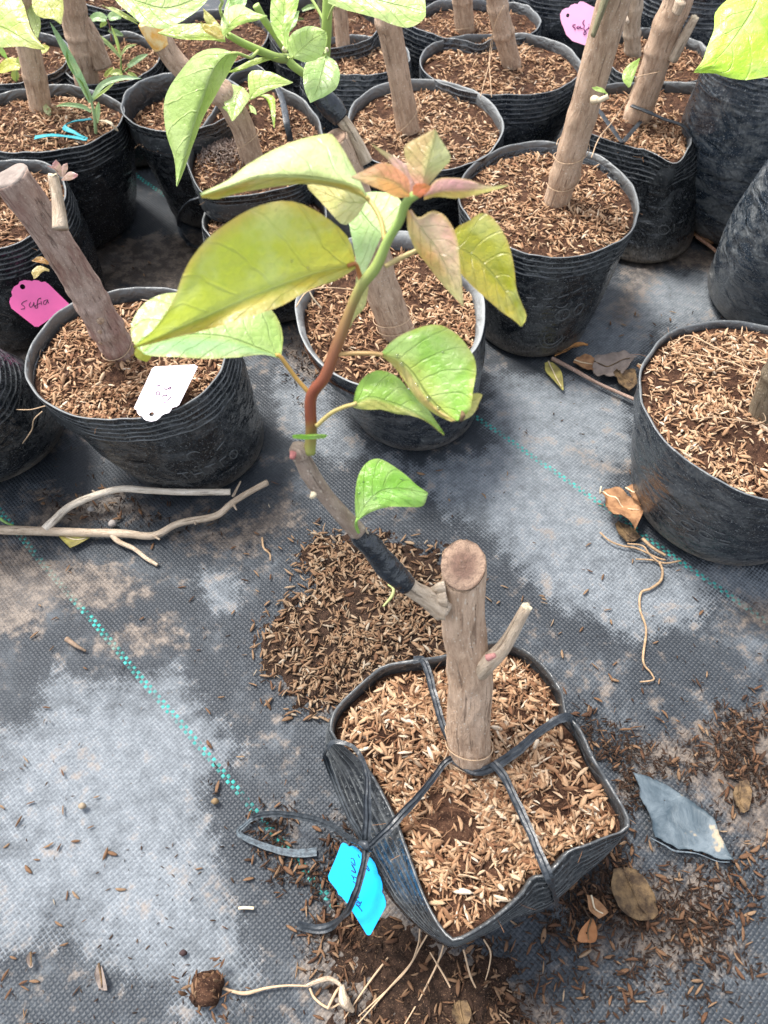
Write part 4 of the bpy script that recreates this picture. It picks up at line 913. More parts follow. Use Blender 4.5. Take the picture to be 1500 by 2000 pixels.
# ---- strips tying the front bag (part of the bag)
def strip(T, pts, w, mat=TIE, name='tie_strip', tw=0.0, fold=2.0, **k): return T.part(name, ribbon(pts, [q * 1.0 for q in w], .0004, twist=tw, fold=fold, **k), mat, smooth=False)
F1 = B1.T
strip(F1, [U(808, 1290, .157), U(828, 1294, .158), U(845, 1350, .154), U(862, 1410, .152), U(880, 1452, .150), U(890, 1480, .148)], [.006, .0056, .005, .005, .0045], tw=[0, .3, .1, -.2])
strip(F1, [U(884, 1488, .148), U(925, 1509, .148), U(965, 1498, .148), U(1010, 1468, .151), U(1060, 1425, .154), U(1105, 1402, .157), U(1122, 1418, .146)], [.004, .0065, .0065, .006, .0065, .008], tw=[.5, .2, 0, .3, 0])
strip(F1, [U(962, 1490, .149), U(980, 1512, .150), U(1005, 1560, .151), U(1032, 1620, .152), U(1058, 1680, .153), U(1072, 1716, .152), U(1082, 1745, .12), U(1088, 1768, .09)], [.006, .0058, .006, .0062, .0065, .0075, .006], tw=[0, .2, -.1, 0])
strip(F1, [U(886, 1480, .150), U(868, 1490, .150), U(820, 1550, .149), U(770, 1606, .150), U(735, 1640, .142), U(716, 1656, .134)], [.004, .0055, .006, .0055, .004], tw=[.4, .9, .5, .2])
strip(F1, [U(640, 1462, .150), U(655, 1450, .155), U(690, 1462, .155), U(712, 1500, .153), U(717, 1560, .147), U(716, 1620, .138), U(714, 1652, .132)], [.004, .0045, .0045, .005, .006, .005], tw=[.2, .8, .3, 0])
strip(F1, [U(640, 1462, .149), U(636, 1480, .130), U(650, 1520, .118), U(680, 1590, .120), U(712, 1648, .130)], [.003, .004, .004, .003])
strip(F1, [U(716, 1652, .133), U(690, 1642, .12), U(650, 1615, .09), U(600, 1597, .05), U(550, 1590, .02), U(510, 1592, .009), U(492, 1598, .006)], [.003, .004, .0052, .0055, .005, .004], TIE, tw=[0, .5, .1])
strip(F1, [U(495, 1598, .006), U(478, 1612, .004), U(466, 1626, .005), U(485, 1640, .004), U(530, 1658, .004), U(575, 1667, .003), U(618, 1664, .003)], [.0035, .004, .005, .006, .007], TIEG, name='tie_strip_end')
tagpl0 = U(700, 1650, .098)
strip(F1, [U(714, 1656, .132), U(711, 1685, .134), U(702, 1722, .131), U(690, 1756, .124), U(676, 1784, .10), U(655, 1804, .02), U(620, 1815, .004), U(580, 1806, .004)], [.0045, .005, .0045, .005, .0065, .0065], TIE, tw=[0, .4, .1])
kn = U(714, 1652, .134)
F1.part('knot', tube([kn + np.array([-.004, .002, 0]), kn + np.array([0, 0, .002]), kn + np.array([.004, -.002, -.001])], [.002, .0035, .0018], 9, 12, rough=.3), TIE)

# ------------------------------------------------------------------ name tags
def name_tag(name_label, px, n, p0, mat, hole=None, strokes=(), ink=INK, cat='plant tag', th=.0008, inkr=.00035, bend=0.0):
    n = np.asarray(n, float); n /= np.linalg.norm(n)
    if np.dot(n, FW) > 0: n = -n
    pts = np.array([PL(x, y, p0, n) for x, y in px]); bm = bmesh.new()
    def ringv(P): 
        vs = [bm.verts.new(p) for p in P]; es = [bm.edges.new((vs[i], vs[(i + 1) % len(vs)])) for i in range(len(vs))]; return es
    es = ringv(pts)
    if hole:
        c = PL(hole[0], hole[1], p0, n); r = hole[2] * depth_of(c) / FPX; a = np.cross(n, [1, .1, .2]); a /= np.linalg.norm(a); b = np.cross(n, a)
        es += ringv([c + (a * math.cos(t) + b * math.sin(t)) * r for t in np.linspace(0, 2 * np.pi, 14, endpoint=False)])
    bmesh.ops.triangle_fill(bm, use_beauty=True, edges=es, normal=Vector(n))
    bmesh.ops.recalc_face_normals(bm, faces=bm.faces)
    g = bmesh.ops.extrude_face_region(bm, geom=bm.faces[:]); vs = [e for e in g['geom'] if isinstance(e, bmesh.types.BMVert)]
    bmesh.ops.translate(bm, verts=vs, vec=Vector(-n * th)); bmesh.ops.recalc_face_normals(bm, faces=bm.faces)
    me = bpy.data.meshes.new('card'); loc = pts.mean(0)
    T = Thing('name_tag', loc, name_label, cat)
    bmesh.ops.translate(bm, verts=bm.verts, vec=Vector(-loc)); bm.to_mesh(me); bm.free(); me.materials.append(mat)
    o = bpy.data.objects.new('card', me); COL.objects.link(o); o.parent = T.o
    if strokes:
        out = [tube([PL(x, y, p0, n) + n * .0002 for x, y in spline(np.array(s, float), max(4, len(s) * 4))], inkr, 5, max(4, len(s) * 4), flat=1) for s in strokes]
        T.part('handwriting', join(out), ink, kind='stuff')
    return T
def scallop(px, k=()):
    return px
wall_n = np.array([0, -1.0, .25])
# "safia" on the pink tag, leaning on the left bag
pk = [(22, 602), (18, 590), (20, 582), (24, 578), (22, 570), (27, 560), (36, 555), (38, 550), (47, 547), (58, 548), (62, 549), (67, 547), (76, 548), (80, 551), (88, 550), (96, 556), (135, 594), (134, 598), (75, 638), (68, 638)]
sf = [[(53, 587), (47, 589), (42, 594), (47, 598), (48, 602), (41, 604)], [(60, 590), (57, 596), (60, 600), (64, 597), (66, 592)], [(66, 590), (67, 598), (70, 598)], [(80, 582), (75, 584), (73, 590), (73, 600), (70, 602), (68, 598), (74, 594), (79, 592)], [(80, 588), (81, 595)], [(79, 583), (79.5, 584)], [(92, 585), (86, 588), (85, 593), (89, 594), (92, 588), (93, 585), (94, 591), (95, 592)]]
p13 = U(80, 640, .07)
name_tag('bright pink scalloped tag lettered in dark ink, hanging on the leftmost bag', pk, [.3, -1, .75], V(75, 600, B13.T.loc[1] - .122), PINK, (44, 560, 5), sf)
# tag with its glare painted as white card, lying on the left bag, writing upside down
wt = [(262, 796), (297, 720), (302, 716), (380, 712), (386, 716), (352, 786), (350, 790), (345, 794), (336, 796), (334, 801), (330, 806), (322, 808), (316, 811), (312, 816), (305, 821), (295, 823), (285, 821), (280, 817), (278, 813), (272, 811), (268, 806), (267, 800), (263, 799)]
ws = [[(307, 755), (310, 752), (313, 754)], [(314, 751), (316, 753)], [(319, 757), (324, 761), (330, 758), (334, 756), (333, 760), (329, 760)], [(305, 768), (308, 765), (312, 767), (311, 771), (306, 771), (305, 768)], [(316, 775), (321, 772), (326, 773), (324, 770)], [(318, 778), (322, 777)], [(334, 775), (329, 780), (327, 783)], [(320, 786), (324, 787)]]
name_tag('tag coloured glare-white with faint purple writing, lying on husks at the rim of the left bag', wt, [.05, -.25, 1], U(325, 790, .156), WHITE, (296, 809, 5), ws, INKP, inkr=.0004)
# pale pink tag behind the tall trunk
tp_ = [(1095, 38), (1094, 28), (1098, 20), (1104, 16), (1111, 15), (1115, 10), (1122, 7), (1128, 8), (1132, 3), (1139, 3), (1145, 6), (1152, 10), (1158, 13), (1175, 20), (1180, 60), (1165, 95), (1150, 91), (1118, 80), (1106, 68), (1103, 60), (1100, 52), (1097, 46)]
ts = [[(1124, 48), (1119, 49), (1119, 52), (1123, 55), (1123, 59)], [(1130, 51), (1126, 54), (1130, 56), (1133, 51), (1134, 55), (1138, 55)], [(1141, 39), (1138, 45), (1141, 50), (1140, 56), (1142, 60), (1145, 65), (1141, 68), (1140, 65), (1144, 59), (1148, 56)], [(1150, 52), (1149, 56), (1152, 55)], [(1150, 47), (1150.5, 48)], [(1158, 50), (1154, 54), (1157, 57), (1160, 51), (1161, 56)]]
name_tag('pale pink scalloped tag half hidden behind the tall leaning trunk', tp_, [.0, -1, .6], V(1140, 50, U(1075, 395, .15)[1] + .17), PINKL, (1109, 30, 3.4), ts, INKP, inkr=.0005)
# blue tag hanging from the knot
def zb(x, y): return (620 + x / 9.375, 1640 + y / 9.375)
bt = [zb(*p) for p in [(195, 670), (250, 540), (340, 330), (430, 90), (460, 60), (500, 62), (540, 90), (580, 130), (640, 110), (700, 135), (760, 190), (800, 240), (900, 290), (980, 340), (1050, 430), (1090, 540), (1105, 620), (1150, 690), (1185, 800), (1190, 900), (1180, 960), (1225, 1040), (1250, 1140), (1250, 1210), (1230, 1260), (970, 1740), (935, 1750), (905, 1740), (570, 1200), (450, 1050), (380, 1000), (360, 930), (280, 830), (210, 740)]]
bs = [[zb(*p) for p in s] for s in [[(610, 340), (660, 350), (690, 470), (625, 415), (612, 400)], [(640, 460), (705, 600), (640, 570), (612, 560), (690, 605), (705, 610)], [(618, 450), (640, 480), (700, 590)], [(622, 640), (655, 690), (672, 740), (655, 680), (720, 700)], [(775, 700), (830, 765)], [(650, 760), (735, 830), (700, 868), (755, 950)], [(715, 800), (745, 835)], [(672, 980), (760, 1055), (690, 1075), (800, 1160), (805, 1130)], [(712, 1140), (790, 1180), (735, 1215), (705, 1160), (820, 1310)], [(862, 450), (905, 470), (950, 560), (925, 560), (895, 510), (862, 450)], [(742, 270), (770, 330)]]]
name_tag('bright blue tag with sideways dark handwriting hanging from the knot of the front bag', bt, [-.3, -.3, 1], U(715, 1735, .105), BLUE, None, bs, mat_plain('ink_navy', (.0, .02, .12), .5), inkr=.00032)

# ------------------------------------------------------------------ the other plants
def stump(name, label, base_px, zb_, path, w, mat=BARK, dy=0.0, seg=30, rough=.09, seed=1, cut=None, cat='potted plant', nn=90):
    """path: further picture points (px, py[, dy]) up the stem, standing near the upright plane through its foot"""
    b = U(base_px[0], base_px[1], zb_); P = [b]
    for p in path: P.append(V(p[0], p[1], b[1] + (p[2] if len(p) > 2 else dy)))
    T = Thing(name, b, label, cat, 'bare bougainvillea stems growing in the grow bags')
    R = [wpx(wi / 2, depth_of(P[min(len(P) - 1, int(round(i * (len(P) - 1) / (len(w) - 1))))])) for i, wi in enumerate(w)]
    down = P[0] - (P[1] - P[0]) / np.linalg.norm(P[1] - P[0]) * .012
    rg = np.random.default_rng(seed); tt = np.linspace(0, 1, 50); RR = np.interp(tt, np.linspace(0, 1, len(R)), R)
    for c_ in rg.uniform(.05, .95, 5): RR = RR * (1 + rg.uniform(.04, .12) * np.exp(-((tt - c_) / .025) ** 2))
    tr = T.part('trunk', tube([down] + P, RR.tolist(), seg, nn, rough=rough, seed=seed), mat)
    if cut is not None:
        d = P[-1] - P[-2]; d /= np.linalg.norm(d); cut_disc(T, P[-1] + d * .0005, d, R[-1] * .98, cut, parent=tr, seed=seed)
    return T, P, R, tr
def lf(T, L, Mi, R, d, dd=0.0, **k):
    k.setdefault('wav', .002); k.setdefault('n', 20); k.setdefault('m', 11)
    return leaf(T, L, Mi, R, d, d + dd, **k)

# left slanting stump
T2, P2, R2, tr2 = stump('bougainvillea', 'thick reddish stump slanting left out of the bag with the white tag', (236, 692), .14, [(180, 590), (120, 490), (60, 400), (20, 345)], [58, 66, 68, 66, 76], BARKR, cut=DRYG, rough=.1, seed=22)
dz = depth_of(P2[3])
sb = [D(118, 448, dz - .012), D(114, 400, dz - .015), D(104, 345, dz - .02)]
sb2 = T2.part('side_stub', tube(sb, [wpx(15, dz), wpx(12, dz), wpx(10, dz)], 14, 20, rough=.12, seed=3), TWIG)
cut_disc(T2, sb[-1] + np.array([0, 0, .001]), sb[-1] - sb[-2], wpx(9, dz), CUTL, parent=sb2)
PUR = (.3, .07, .14)
for L, Mi, R in [([(120, 348), (112, 335), (92, 324)], [(120, 346), (108, 332), (92, 323)], [(120, 344), (112, 328), (93, 323)]),
                 ([(118, 345), (102, 325), (108, 312)], [(119, 345), (108, 328), (109, 312)], [(121, 345), (120, 325), (110, 312)]),
                 ([(121, 345), (120, 325), (131, 318)], [(122, 346), (126, 330), (132, 319)], [(123, 347), (132, 332), (132, 320)]),
                 ([(120, 350), (135, 335), (152, 340)], [(120, 351), (135, 345), (152, 342)], [(120, 353), (138, 352), (152, 344)])]:
    lf(T2, L, Mi, R, dz - .025, -.004, top=PUR, cL=(.36, .12, .2), under=(.3, .1, .14), n=10, m=7, wav=.0005, name='young_leaf')
lf(T2, [(95, 525), (75, 518), (62, 530), (66, 545)], [(96, 527), (82, 522), (72, 532), (66, 545)], [(96, 530), (86, 530), (76, 538), (67, 545)], depth_of(P2[2]) - .02, top=(.45, .32, .12), n=10, m=7, name='dry_leaf')
lf(T2, [(95, 512), (80, 500), (62, 508)], [(95, 514), (80, 506), (62, 509)], [(95, 517), (80, 514), (62, 510)], depth_of(P2[2]) - .02, top=(.45, .2, .06), n=8, m=5, name='dry_leaf')
loop_string(T2, P2[0] + (P2[1] - P2[0]) * .02, P2[0] + (P2[1] - P2[0]) * .55, R2[0] * 1.05, 1, seed=2)
for k in range(3):
    T2.part('knot', tube([P2[0] + (P2[1] - P2[0]) * (.45 + .2 * k) + np.array([-.004 + .005 * k, -R2[0] * .9, 0]), P2[0] + (P2[1] - P2[0]) * (.47 + .2 * k) + np.array([-.004 + .005 * k, -R2[0] * 1.12, .001])], [.004, .002], 8, 6, rough=.3, seed=k), BARK, parent=tr2)

# middle stump, whose graft carries the top leaves
T3, P3, R3, tr3 = stump('bougainvillea', 'slanting stump in the middle bag, its black-taped graft bearing the top lime leaves', (778, 648), .128, [(745, 560), (728, 480), (700, 390), (672, 320), (650, 272)], [66, 66, 64, 62, 60], BARK, cut=CUT, seed=33)
loop_string(T3, P3[0] + (P3[1] - P3[0]) * .12, P3[0] + (P3[1] - P3[0]) * .5, R3[0] * 1.05, 2, seed=1, tilt=.3)
d3 = depth_of(P3[4])
g3 = [D(716, 318, d3), D(700, 285, d3 - .008), D(680, 250, d3 - .016), D(652, 215, d3 - .024), D(628, 188, d3 - .03)]
T3.part('graft_branch', tube(g3, [wpx(13, d3), wpx(12, d3), wpx(12, d3), wpx(11, d3)], 16, 30, rough=.06, seed=4), TWIG)
T3.part('grafting_tape', tube([D(666, 232, d3 - .019), D(650, 212, d3 - .024), D(630, 190, d3 - .03), D(615, 172, d3 - .034)], [wpx(17, d3), wpx(22, d3), wpx(20, d3), wpx(14, d3)], 18, 24, rough=.14, seed=5), TAPE)
ds = d3 - .05
LG, LGL, LGY = (.36, .5, .12), (.44, .6, .2), (.42, .52, .1)
stc = [(.28, .34, .12), (.3, .4, .1), (.34, .46, .12)]
cstem(T3, [D(622, 180, d3 - .033), D(600, 150, ds), D(572, 128, ds - .01), D(560, 112, ds - .012)], [wpx(8, ds)] * 2, stc, name='shoot')
cstem(T3, [D(566, 115, ds - .01), D(540, 112, ds - .02), D(505, 98, ds - .03), D(470, 82, ds - .04), D(445, 68, ds - .05)], [wpx(9, ds), wpx(8, ds), wpx(7, ds), wpx(6, ds)], stc, name='side_shoot')
cstem(T3, [D(560, 100, ds - .01), D(540, 70, ds - .02), D(518, 42, ds - .03), D(500, 10, ds - .04)], [wpx(8, ds), wpx(7, ds), wpx(7, ds)], stc, name='side_shoot')
cstem(T3, [D(638, 170, d3 - .04), D(636, 110, ds), D(638, 50, ds - .02), D(642, -30, ds - .04)], [wpx(9, ds), wpx(10, ds), wpx(10, ds)], stc, name='side_shoot')
# hanging long leaf
lf(T3, [(462, 103), (425, 93), (385, 103), (350, 140), (325, 180), (319, 215), (326, 265), (340, 310), (344, 363)], [(464, 104), (440, 108), (415, 140), (398, 190), (375, 260), (358, 320), (345, 364)], [(466, 106), (455, 125), (440, 155), (420, 190), (398, 230), (378, 280), (362, 325), (346, 365)], .53, .04, eL=.01, eR=.02, top=LGL, cL=(.42, .58, .18), cR=(.38, .56, .14), edge=(.5, .62, .2), under=(.3, .42, .12), n=28, petiole=[(505, 98, ds - .03), (490, 112, .545), (475, 108, .535)], pr=.0012, pc=(.36, .46, .12))
lf(T3, [(225, 0), (235, 12), (262, 35), (280, 50), (320, 55), (352, 45), (385, 22), (410, -5)], [(222, -12), (270, 5), (320, 18), (370, 5), (412, -20)], [(222, -40), (280, -60), (340, -60), (400, -40)], .46, .0, top=LGL, cL=(.44, .6, .2), cR=(.45, .6, .2), edge=(.5, .65, .25), seed=2, petiole=[(445, 68, ds - .05), (430, 20, .48), (420, -10, .465)], pr=.001)
lf(T3, [(200, 10), (230, 18), (262, 38), (285, 50)], [(200, 11), (235, 24), (260, 40)], [(202, 12), (235, 32), (270, 46)], .47, .0, top=(.4, .45, .15), n=10, m=5, seed=3, name='curled_leaf_edge')
lf(T3, [(308, 62), (340, 48), (380, 44), (410, 50), (440, 70)], [(308, 63), (345, 66), (390, 72), (440, 76)], [(309, 65), (345, 76), (385, 80), (420, 80), (440, 80)], .5, .0, top=(.36, .46, .1), cL=(.42, .52, .2), seed=4)
lf(T3, [(398, 22), (400, 40), (418, 58), (430, 68)], [(397, 20), (410, 42), (432, 68)], [(397, 18), (415, 32), (430, 50), (436, 68)], .49, .0, top=(.45, .38, .12), n=10, m=7, seed=5, name='young_leaf')
lf(T3, [(392, 45), (400, 62), (425, 75), (436, 76)], [(391, 45), (410, 58), (436, 74)], [(392, 44), (415, 48), (432, 60), (437, 73)], .485, .0, top=(.48, .36, .1), n=10, m=7, seed=6, name='young_leaf')
lf(T3, [(434, 68), (432, 45), (440, 22), (460, 6), (480, 12), (500, 25), (522, 32)], [(434, 70), (450, 48), (470, 32), (495, 30), (522, 33)], [(434, 72), (452, 58), (470, 50), (495, 42), (522, 34)], .485, -.01, eL=.006, top=(.4, .56, .14), cL=(.45, .62, .22), seed=7)
lf(T3, [(440, 60), (438, 20), (445, -10), (440, -40)], [(442, 60), (455, 20), (460, -40)], [(444, 60), (470, 40), (482, 0), (480, -40)], .53, .0, top=(.26, .44, .14), cR=(.32, .5, .2), seed=8, n=16)
lf(T3, [(560, 100), (535, 60), (528, 35), (530, 0), (535, -40)], [(560, 98), (553, 60), (555, 20), (560, -40)], [(562, 95), (565, 60), (580, 20), (590, -40)], .52, .0, top=(.38, .55, .14), seed=9, n=16)
lf(T3, [(568, 112), (560, 88), (572, 62), (598, 49), (620, 52), (636, 62)], [(570, 114), (590, 95), (615, 75), (637, 62)], [(572, 115), (595, 121), (622, 112), (634, 95), (639, 75), (638, 63)], .54, -.01, eL=.0, eR=.004, top=(.4, .56, .16), cL=LGL, cR=LGL, seed=10, petiole=[(562, 112, ds - .012), (566, 114, .54)], n=22)
lf(T3, [(635, 108), (612, 112), (597, 125), (592, 150), (595, 175), (606, 200)], [(637, 108), (630, 140), (622, 170), (607, 201)], [(640, 108), (655, 120), (664, 145), (658, 170), (640, 186), (608, 201)], .56, -.01, top=(.33, .5, .17), cL=(.35, .52, .18), cR=(.33, .5, .18), seed=11, petiole=[(636, 95, ds), (636, 104, .56)], n=22)
lf(T3, [(640, 5), (680, 20), (725, 32), (760, 45), (800, 52), (828, 38), (832, 22)], [(642, -5), (700, -5), (760, 8), (832, 22)], [(645, -20), (700, -50), (770, -50), (825, -10), (832, 20)], .50, -.01, top=LGL, cL=(.46, .62, .2), edge=(.52, .62, .22), seed=12, petiole=[(640, 40, ds - .02), (650, 15, .53), (665, 0, .51)], n=22)
lf(T3, [(556, 66), (552, 48), (565, 28), (584, 22)], [(562, 68), (566, 45), (584, 22)], [(567, 62), (578, 48), (585, 23)], .56, .0, top=(.25, .42, .16), seed=13, n=12, m=7, petiole=[(560, 98, ds), (564, 80, .56)], pr=.0008)
lf(T3, [(500, 112), (470, 125), (450, 140), (438, 143)], [(520, 113), (490, 128), (460, 140), (438, 144)], [(545, 112), (505, 125), (470, 136), (439, 145)], .58, .0, top=(.38, .5, .1), seed=14, n=12)
cstem(T3, [D(596, -20, ds), D(616, 10, ds), D(632, 40, ds), D(636, 60, ds)], [.0012, .0012], stc, name='petiole')
T3.part('leaf_scar', tube([D(560, 98, ds - .02), D(553, 93, ds - .022)], [wpx(6, ds), wpx(5, ds)], 8, 5), CUTL)
T3.part('leaf_scar', tube([D(632, 100, ds - .02), D(640, 96, ds - .022)], [wpx(5, ds), wpx(4, ds)], 8, 5), CUTL)

# tall trunk, right of the middle
T4, P4, R4, tr4 = stump('bougainvillea', 'tall bare trunk leaning right out of the bag with embossed rings', (1086, 396), .14, [(1118, 290), (1150, 180), (1175, 90), (1200, 0), (1235, -120)], [50, 54, 58, 62, 66, 66], BARK, seed=44, rough=.06)
loop_string(T4, P4[0] + (P4[1] - P4[0]) * .35, P4[0] + (P4[1] - P4[0]) * .8, R4[0] * 1.1, 1, seed=3)
loop_string(T4, P4[0] + (P4[1] - P4[0]) * .9, P4[1] + (P4[2] - P4[1]) * .1, R4[1] * 1.1, 1, seed=4)
d4 = depth_of(P4[2])
T4.part('side_stub', tube([D(1160, 195, d4 - .02), D(1172, 195, d4 - .035), D(1188, 188, d4 - .04)], [wpx(8, d4), wpx(6, d4), wpx(5, d4)], 10, 12, rough=.3, seed=3), CUTL)
lf(T4, [(1185, 180), (1175, 170), (1156, 170)], [(1186, 182), (1172, 174), (1156, 171)], [(1188, 184), (1170, 180), (1156, 172)], d4 - .04, 0, top=(.3, .5, .08), n=8, m=5, name='young_leaf')
lf(T4, [(1228, 170), (1216, 155), (1222, 132), (1249, 113)], [(1230, 170), (1230, 148), (1249, 113)], [(1232, 168), (1240, 145), (1250, 115)], d4 + .03, 0, top=(.3, .48, .08), n=12, m=7, name='young_leaf')
T4.part('burl', tube([D(1155, 82, d4 - .035), D(1160, 76, d4 - .04), D(1170, 66, d4 - .035)], [wpx(7, d4), wpx(10, d4), wpx(8, d4)], 12, 10, rough=.3, seed=5), TWIG, parent=tr4)
T4.part('bark_strip', tube([V(1158, 70, P4[0][1] - .02), V(1175, 20, P4[0][1] - .02), V(1195, -40, P4[0][1] - .02)], [wpx(8, d4), wpx(12, d4), wpx(12, d4)], 10, 14, rough=.1, flat=.5), mat_bark('green_bark', (.2, .18, .1), (.36, .33, .2)), parent=tr4)

T6, P6, R6, tr6 = stump('bougainvillea', 'grey trunk with a cut side branch rising from the tied bag at upper right', (1240, 238), .14, [(1272, 150), (1300, 60), (1325, 0), (1350, -110)], [50, 52, 56, 58], BARK, seed=66)
d6 = depth_of(P6[2])
s6 = [V(1312, 118, P6[0][1] - .015), V(1335, 75, P6[0][1] - .015), V(1357, 35, P6[0][1] - .015)]
q6 = T6.part('side_branch', tube(s6, [wpx(11, d6), wpx(10, d6), wpx(8, d6)], 14, 18, rough=.08), TWIG); cut_disc(T6, s6[-1] + np.array([0, 0, .0008]), s6[-1] - s6[-2], wpx(7.5, d6), CUTL, parent=q6)
T6.part('cut_scar', tube([V(1320, 25, P6[0][1] - .028), V(1330, 2, P6[0][1] - .028)], [wpx(14, d6), wpx(16, d6)], 12, 8, flat=.6, rough=.1), TWIG, parent=tr6)
T6.part('string', tube([V(1245, 150, P6[0][1] - .03), V(1230, 185, P6[0][1] - .03), U(1198, 235, .16), U(1170, 270, .16), U(1155, 308, .155)], .0007, 5, 30), STR)
T6.part('string', tube([V(1290, 140, P6[0][1] - .02), V(1245, 150, P6[0][1] - .03), V(1240, 160, P6[0][1] - .03)], .0005, 5, 20), STR)
T6.part('string', tube([U(1345, 246, .152), U(1385, 262, .12), U(1425, 310, .08), U(1455, 360, .05), U(1462, 410, .03), U(1430, 440, .012), U(1372, 448, .006)], .0006, 5, 44), STR)
F6 = B6.T
for pts, w in (([(1232, 208, .166), (1262, 220, .166), (1300, 236, .16), (1335, 250, .157), (1362, 290, .14), (1378, 325, .115)], [.006, .006, .0055, .006, .007]),
               ([(1166, 214, .157), (1185, 240, .155), (1205, 268, .152), (1214, 280, .151)], [.006, .006, .005]),
               ([(1252, 238, .152), (1235, 258, .152), (1218, 278, .151)], [.005, .005, .006]), ([(1216, 280, .151), (1206, 300, .128), (1195, 325, .10)], [.006, .006, .007])):
    F6.part('tie_strip', ribbon([U(*p) for p in pts], w, .0008, fold=2.0), TIE)

T7, P7, R7, tr7 = stump('bougainvillea', 'slim trunk with two hanging string ends at top centre right', (1000, 128), .14, [(985, 70), (970, 0), (955, -110)], [38, 40, 42], BARK, seed=77)
for a in (0, 1):
    T7.part('string', tube([V(950 + a * 35, 10, P7[0][1] - .04), V(962 + 4 * a, 50, P7[0][1] - .04), V(958 - a * 2, 110, P7[0][1] - .05), U(938 + a * 22, 190, .16)], .0005, 5, 24), STR)
T8, P8, R8, tr8 = stump('bougainvillea', 'straight scarred trunk in the wide-lipped bag behind the pink young leaves', (798, 260), .14, [(785, 180), (770, 100), (755, 20), (735, -100)], [46, 44, 48, 52], BARK, seed=88, rough=.08)
loop_string(T8, P8[0] + (P8[1] - P8[0]) * .1, P8[1] + (P8[2] - P8[1]) * .1, R8[0] * 1.2, 1, seed=5)
T9, P9, R9, tr9 = stump('bougainvillea', 'long stump leaning left from the gritty-soil bag, its top wrapped in orange', (492, 308), .14, [(470, 240), (430, 180), (375, 150), (335, 110), (305, 60)], [44, 46, 46, 42, 38], BARK, seed=99)
P9[-1]; d9 = depth_of(P9[-1])
T9.part('orange_wrap', tube([V(318, 88, P9[-1][1] - .001), V(305, 68, P9[-1][1] - .001), V(290, 40, P9[-1][1])], [wpx(21, d9), wpx(23, d9), wpx(22, d9)], 22, 26, rough=.09, seed=9), ORANGE)
d9b = depth_of(P9[1]) - .03
for L, Mi, R, c in [([(470, 168), (445, 164), (436, 185), (440, 208), (453, 237)], [(473, 170), (462, 190), (454, 236)], [(477, 172), (488, 190), (475, 212), (455, 237)], (.4, .52, .17)),
                 ([(488, 192), (484, 155), (490, 138), (520, 138), (545, 148), (572, 160)], [(488, 193), (510, 170), (572, 161)], [(488, 196), (510, 185), (540, 172), (571, 162)], (.4, .54, .14)),
                 ([(490, 190), (515, 188), (530, 200), (535, 250)], [(490, 188), (520, 195), (535, 250)], [(492, 186), (530, 186), (538, 205), (536, 250)], (.32, .46, .06)),
                 ([(480, 200), (470, 220), (450, 222), (434, 210)], [(480, 198), (465, 212), (434, 209)], [(480, 196), (462, 200), (435, 208)], (.32, .48, .12)),
                 ([(485, 205), (490, 218), (500, 224)], [(486, 204), (494, 214), (500, 224)], [(488, 204), (498, 212), (501, 223)], (.3, .46, .1))]:
    lf(T9, L, Mi, R, d9b, -.01, top=c, n=16, m=9)
loop_string(T9, P9[0] + (P9[1] - P9[0]) * .3, P9[1], R9[0] * 1.15, 1, seed=6)
for pts, w in (([(540, 168, .175), (552, 200, .17), (560, 240, .165), (566, 276, .145)], [.007, .008, .008]), ([(350, 442, .03), (352, 420, .07), (372, 395, .11), (400, 385, .12)], [.005, .006, .006, .005]), ([(350, 442, .03), (356, 462, .02), (372, 480, .01), (392, 486, .03)], [.005, .006, .005])):
    (B9 if pts[0][2] > .1 else B10).T.part('tie_strip', ribbon([U(*p) for p in pts], w, .0008, fold=2.0), TIE)
# gritty pale clod in that bag
gr = np.random.default_rng(5); gq = gr.normal(0, 1, (1500, 2)) * [.022, .02] + U(432, 296, .14)[:2] + 0
gq = gq[np.hypot(gq[:, 0] - B9.c[0], gq[:, 1] - B9.c[1]) < np.interp(np.arctan2(gq[:, 1] - B9.c[1], gq[:, 0] - B9.c[0]), TH, B9.R, period=2 * np.pi) - .008]
gz = B9.soil_at(gq[:, 0], gq[:, 1]) + .012 * np.exp(-((gq - U(432, 296, .14)[:2]) ** 2).sum(1) / .0006)
B9.T.part('gritty_soil', husks(np.column_stack([gq, gz]), size=.005, tint=(.5, .2), tilt=1.0, seed=6, sizevar=.7), mat_soil('gritty_soil', (.24, .17, .135), (.42, .34, .29)), kind='stuff')

T12, P12, R12, tr12 = stump('bougainvillea', 'second trunk from the left, under the large soft leaf in the corner', (82, 222), .15, [(68, 150), (55, 90), (40, 20), (30, -80)], [42, 44, 44, 44], BARK, seed=121)
dL = depth_of(P12[2]) - .12
lf(T12, [(-60, 80), (-30, 95), (0, 92), (40, 90), (70, 95), (88, 96)], [(-60, 30), (-20, 45), (20, 62), (60, 85), (88, 96)], [(-50, -40), (0, -20), (38, -5), (52, 30), (62, 60), (88, 95)], dL, -.02, top=(.38, .5, .12), cL=(.4, .5, .14), cR=(.4, .54, .12), tipc=(.44, .46, .12), seed=31, n=22, edge=(.46, .5, .14))
lf(T12, [(60, -30), (65, 20), (85, 36), (105, 38), (118, 48)], [(75, -40), (92, 0), (118, 47)], [(100, -40), (120, -10), (124, 20), (120, 46)], dL + .04, 0, top=(.5, .52, .16), seed=32, n=14)
lf(T12, [(50, 12), (60, 50), (72, 75)], [(56, 12), (70, 40), (73, 74)], [(70, 8), (80, 40), (75, 74)], dL + .08, 0, top=(.34, .42, .14), seed=33, n=10, m=7)
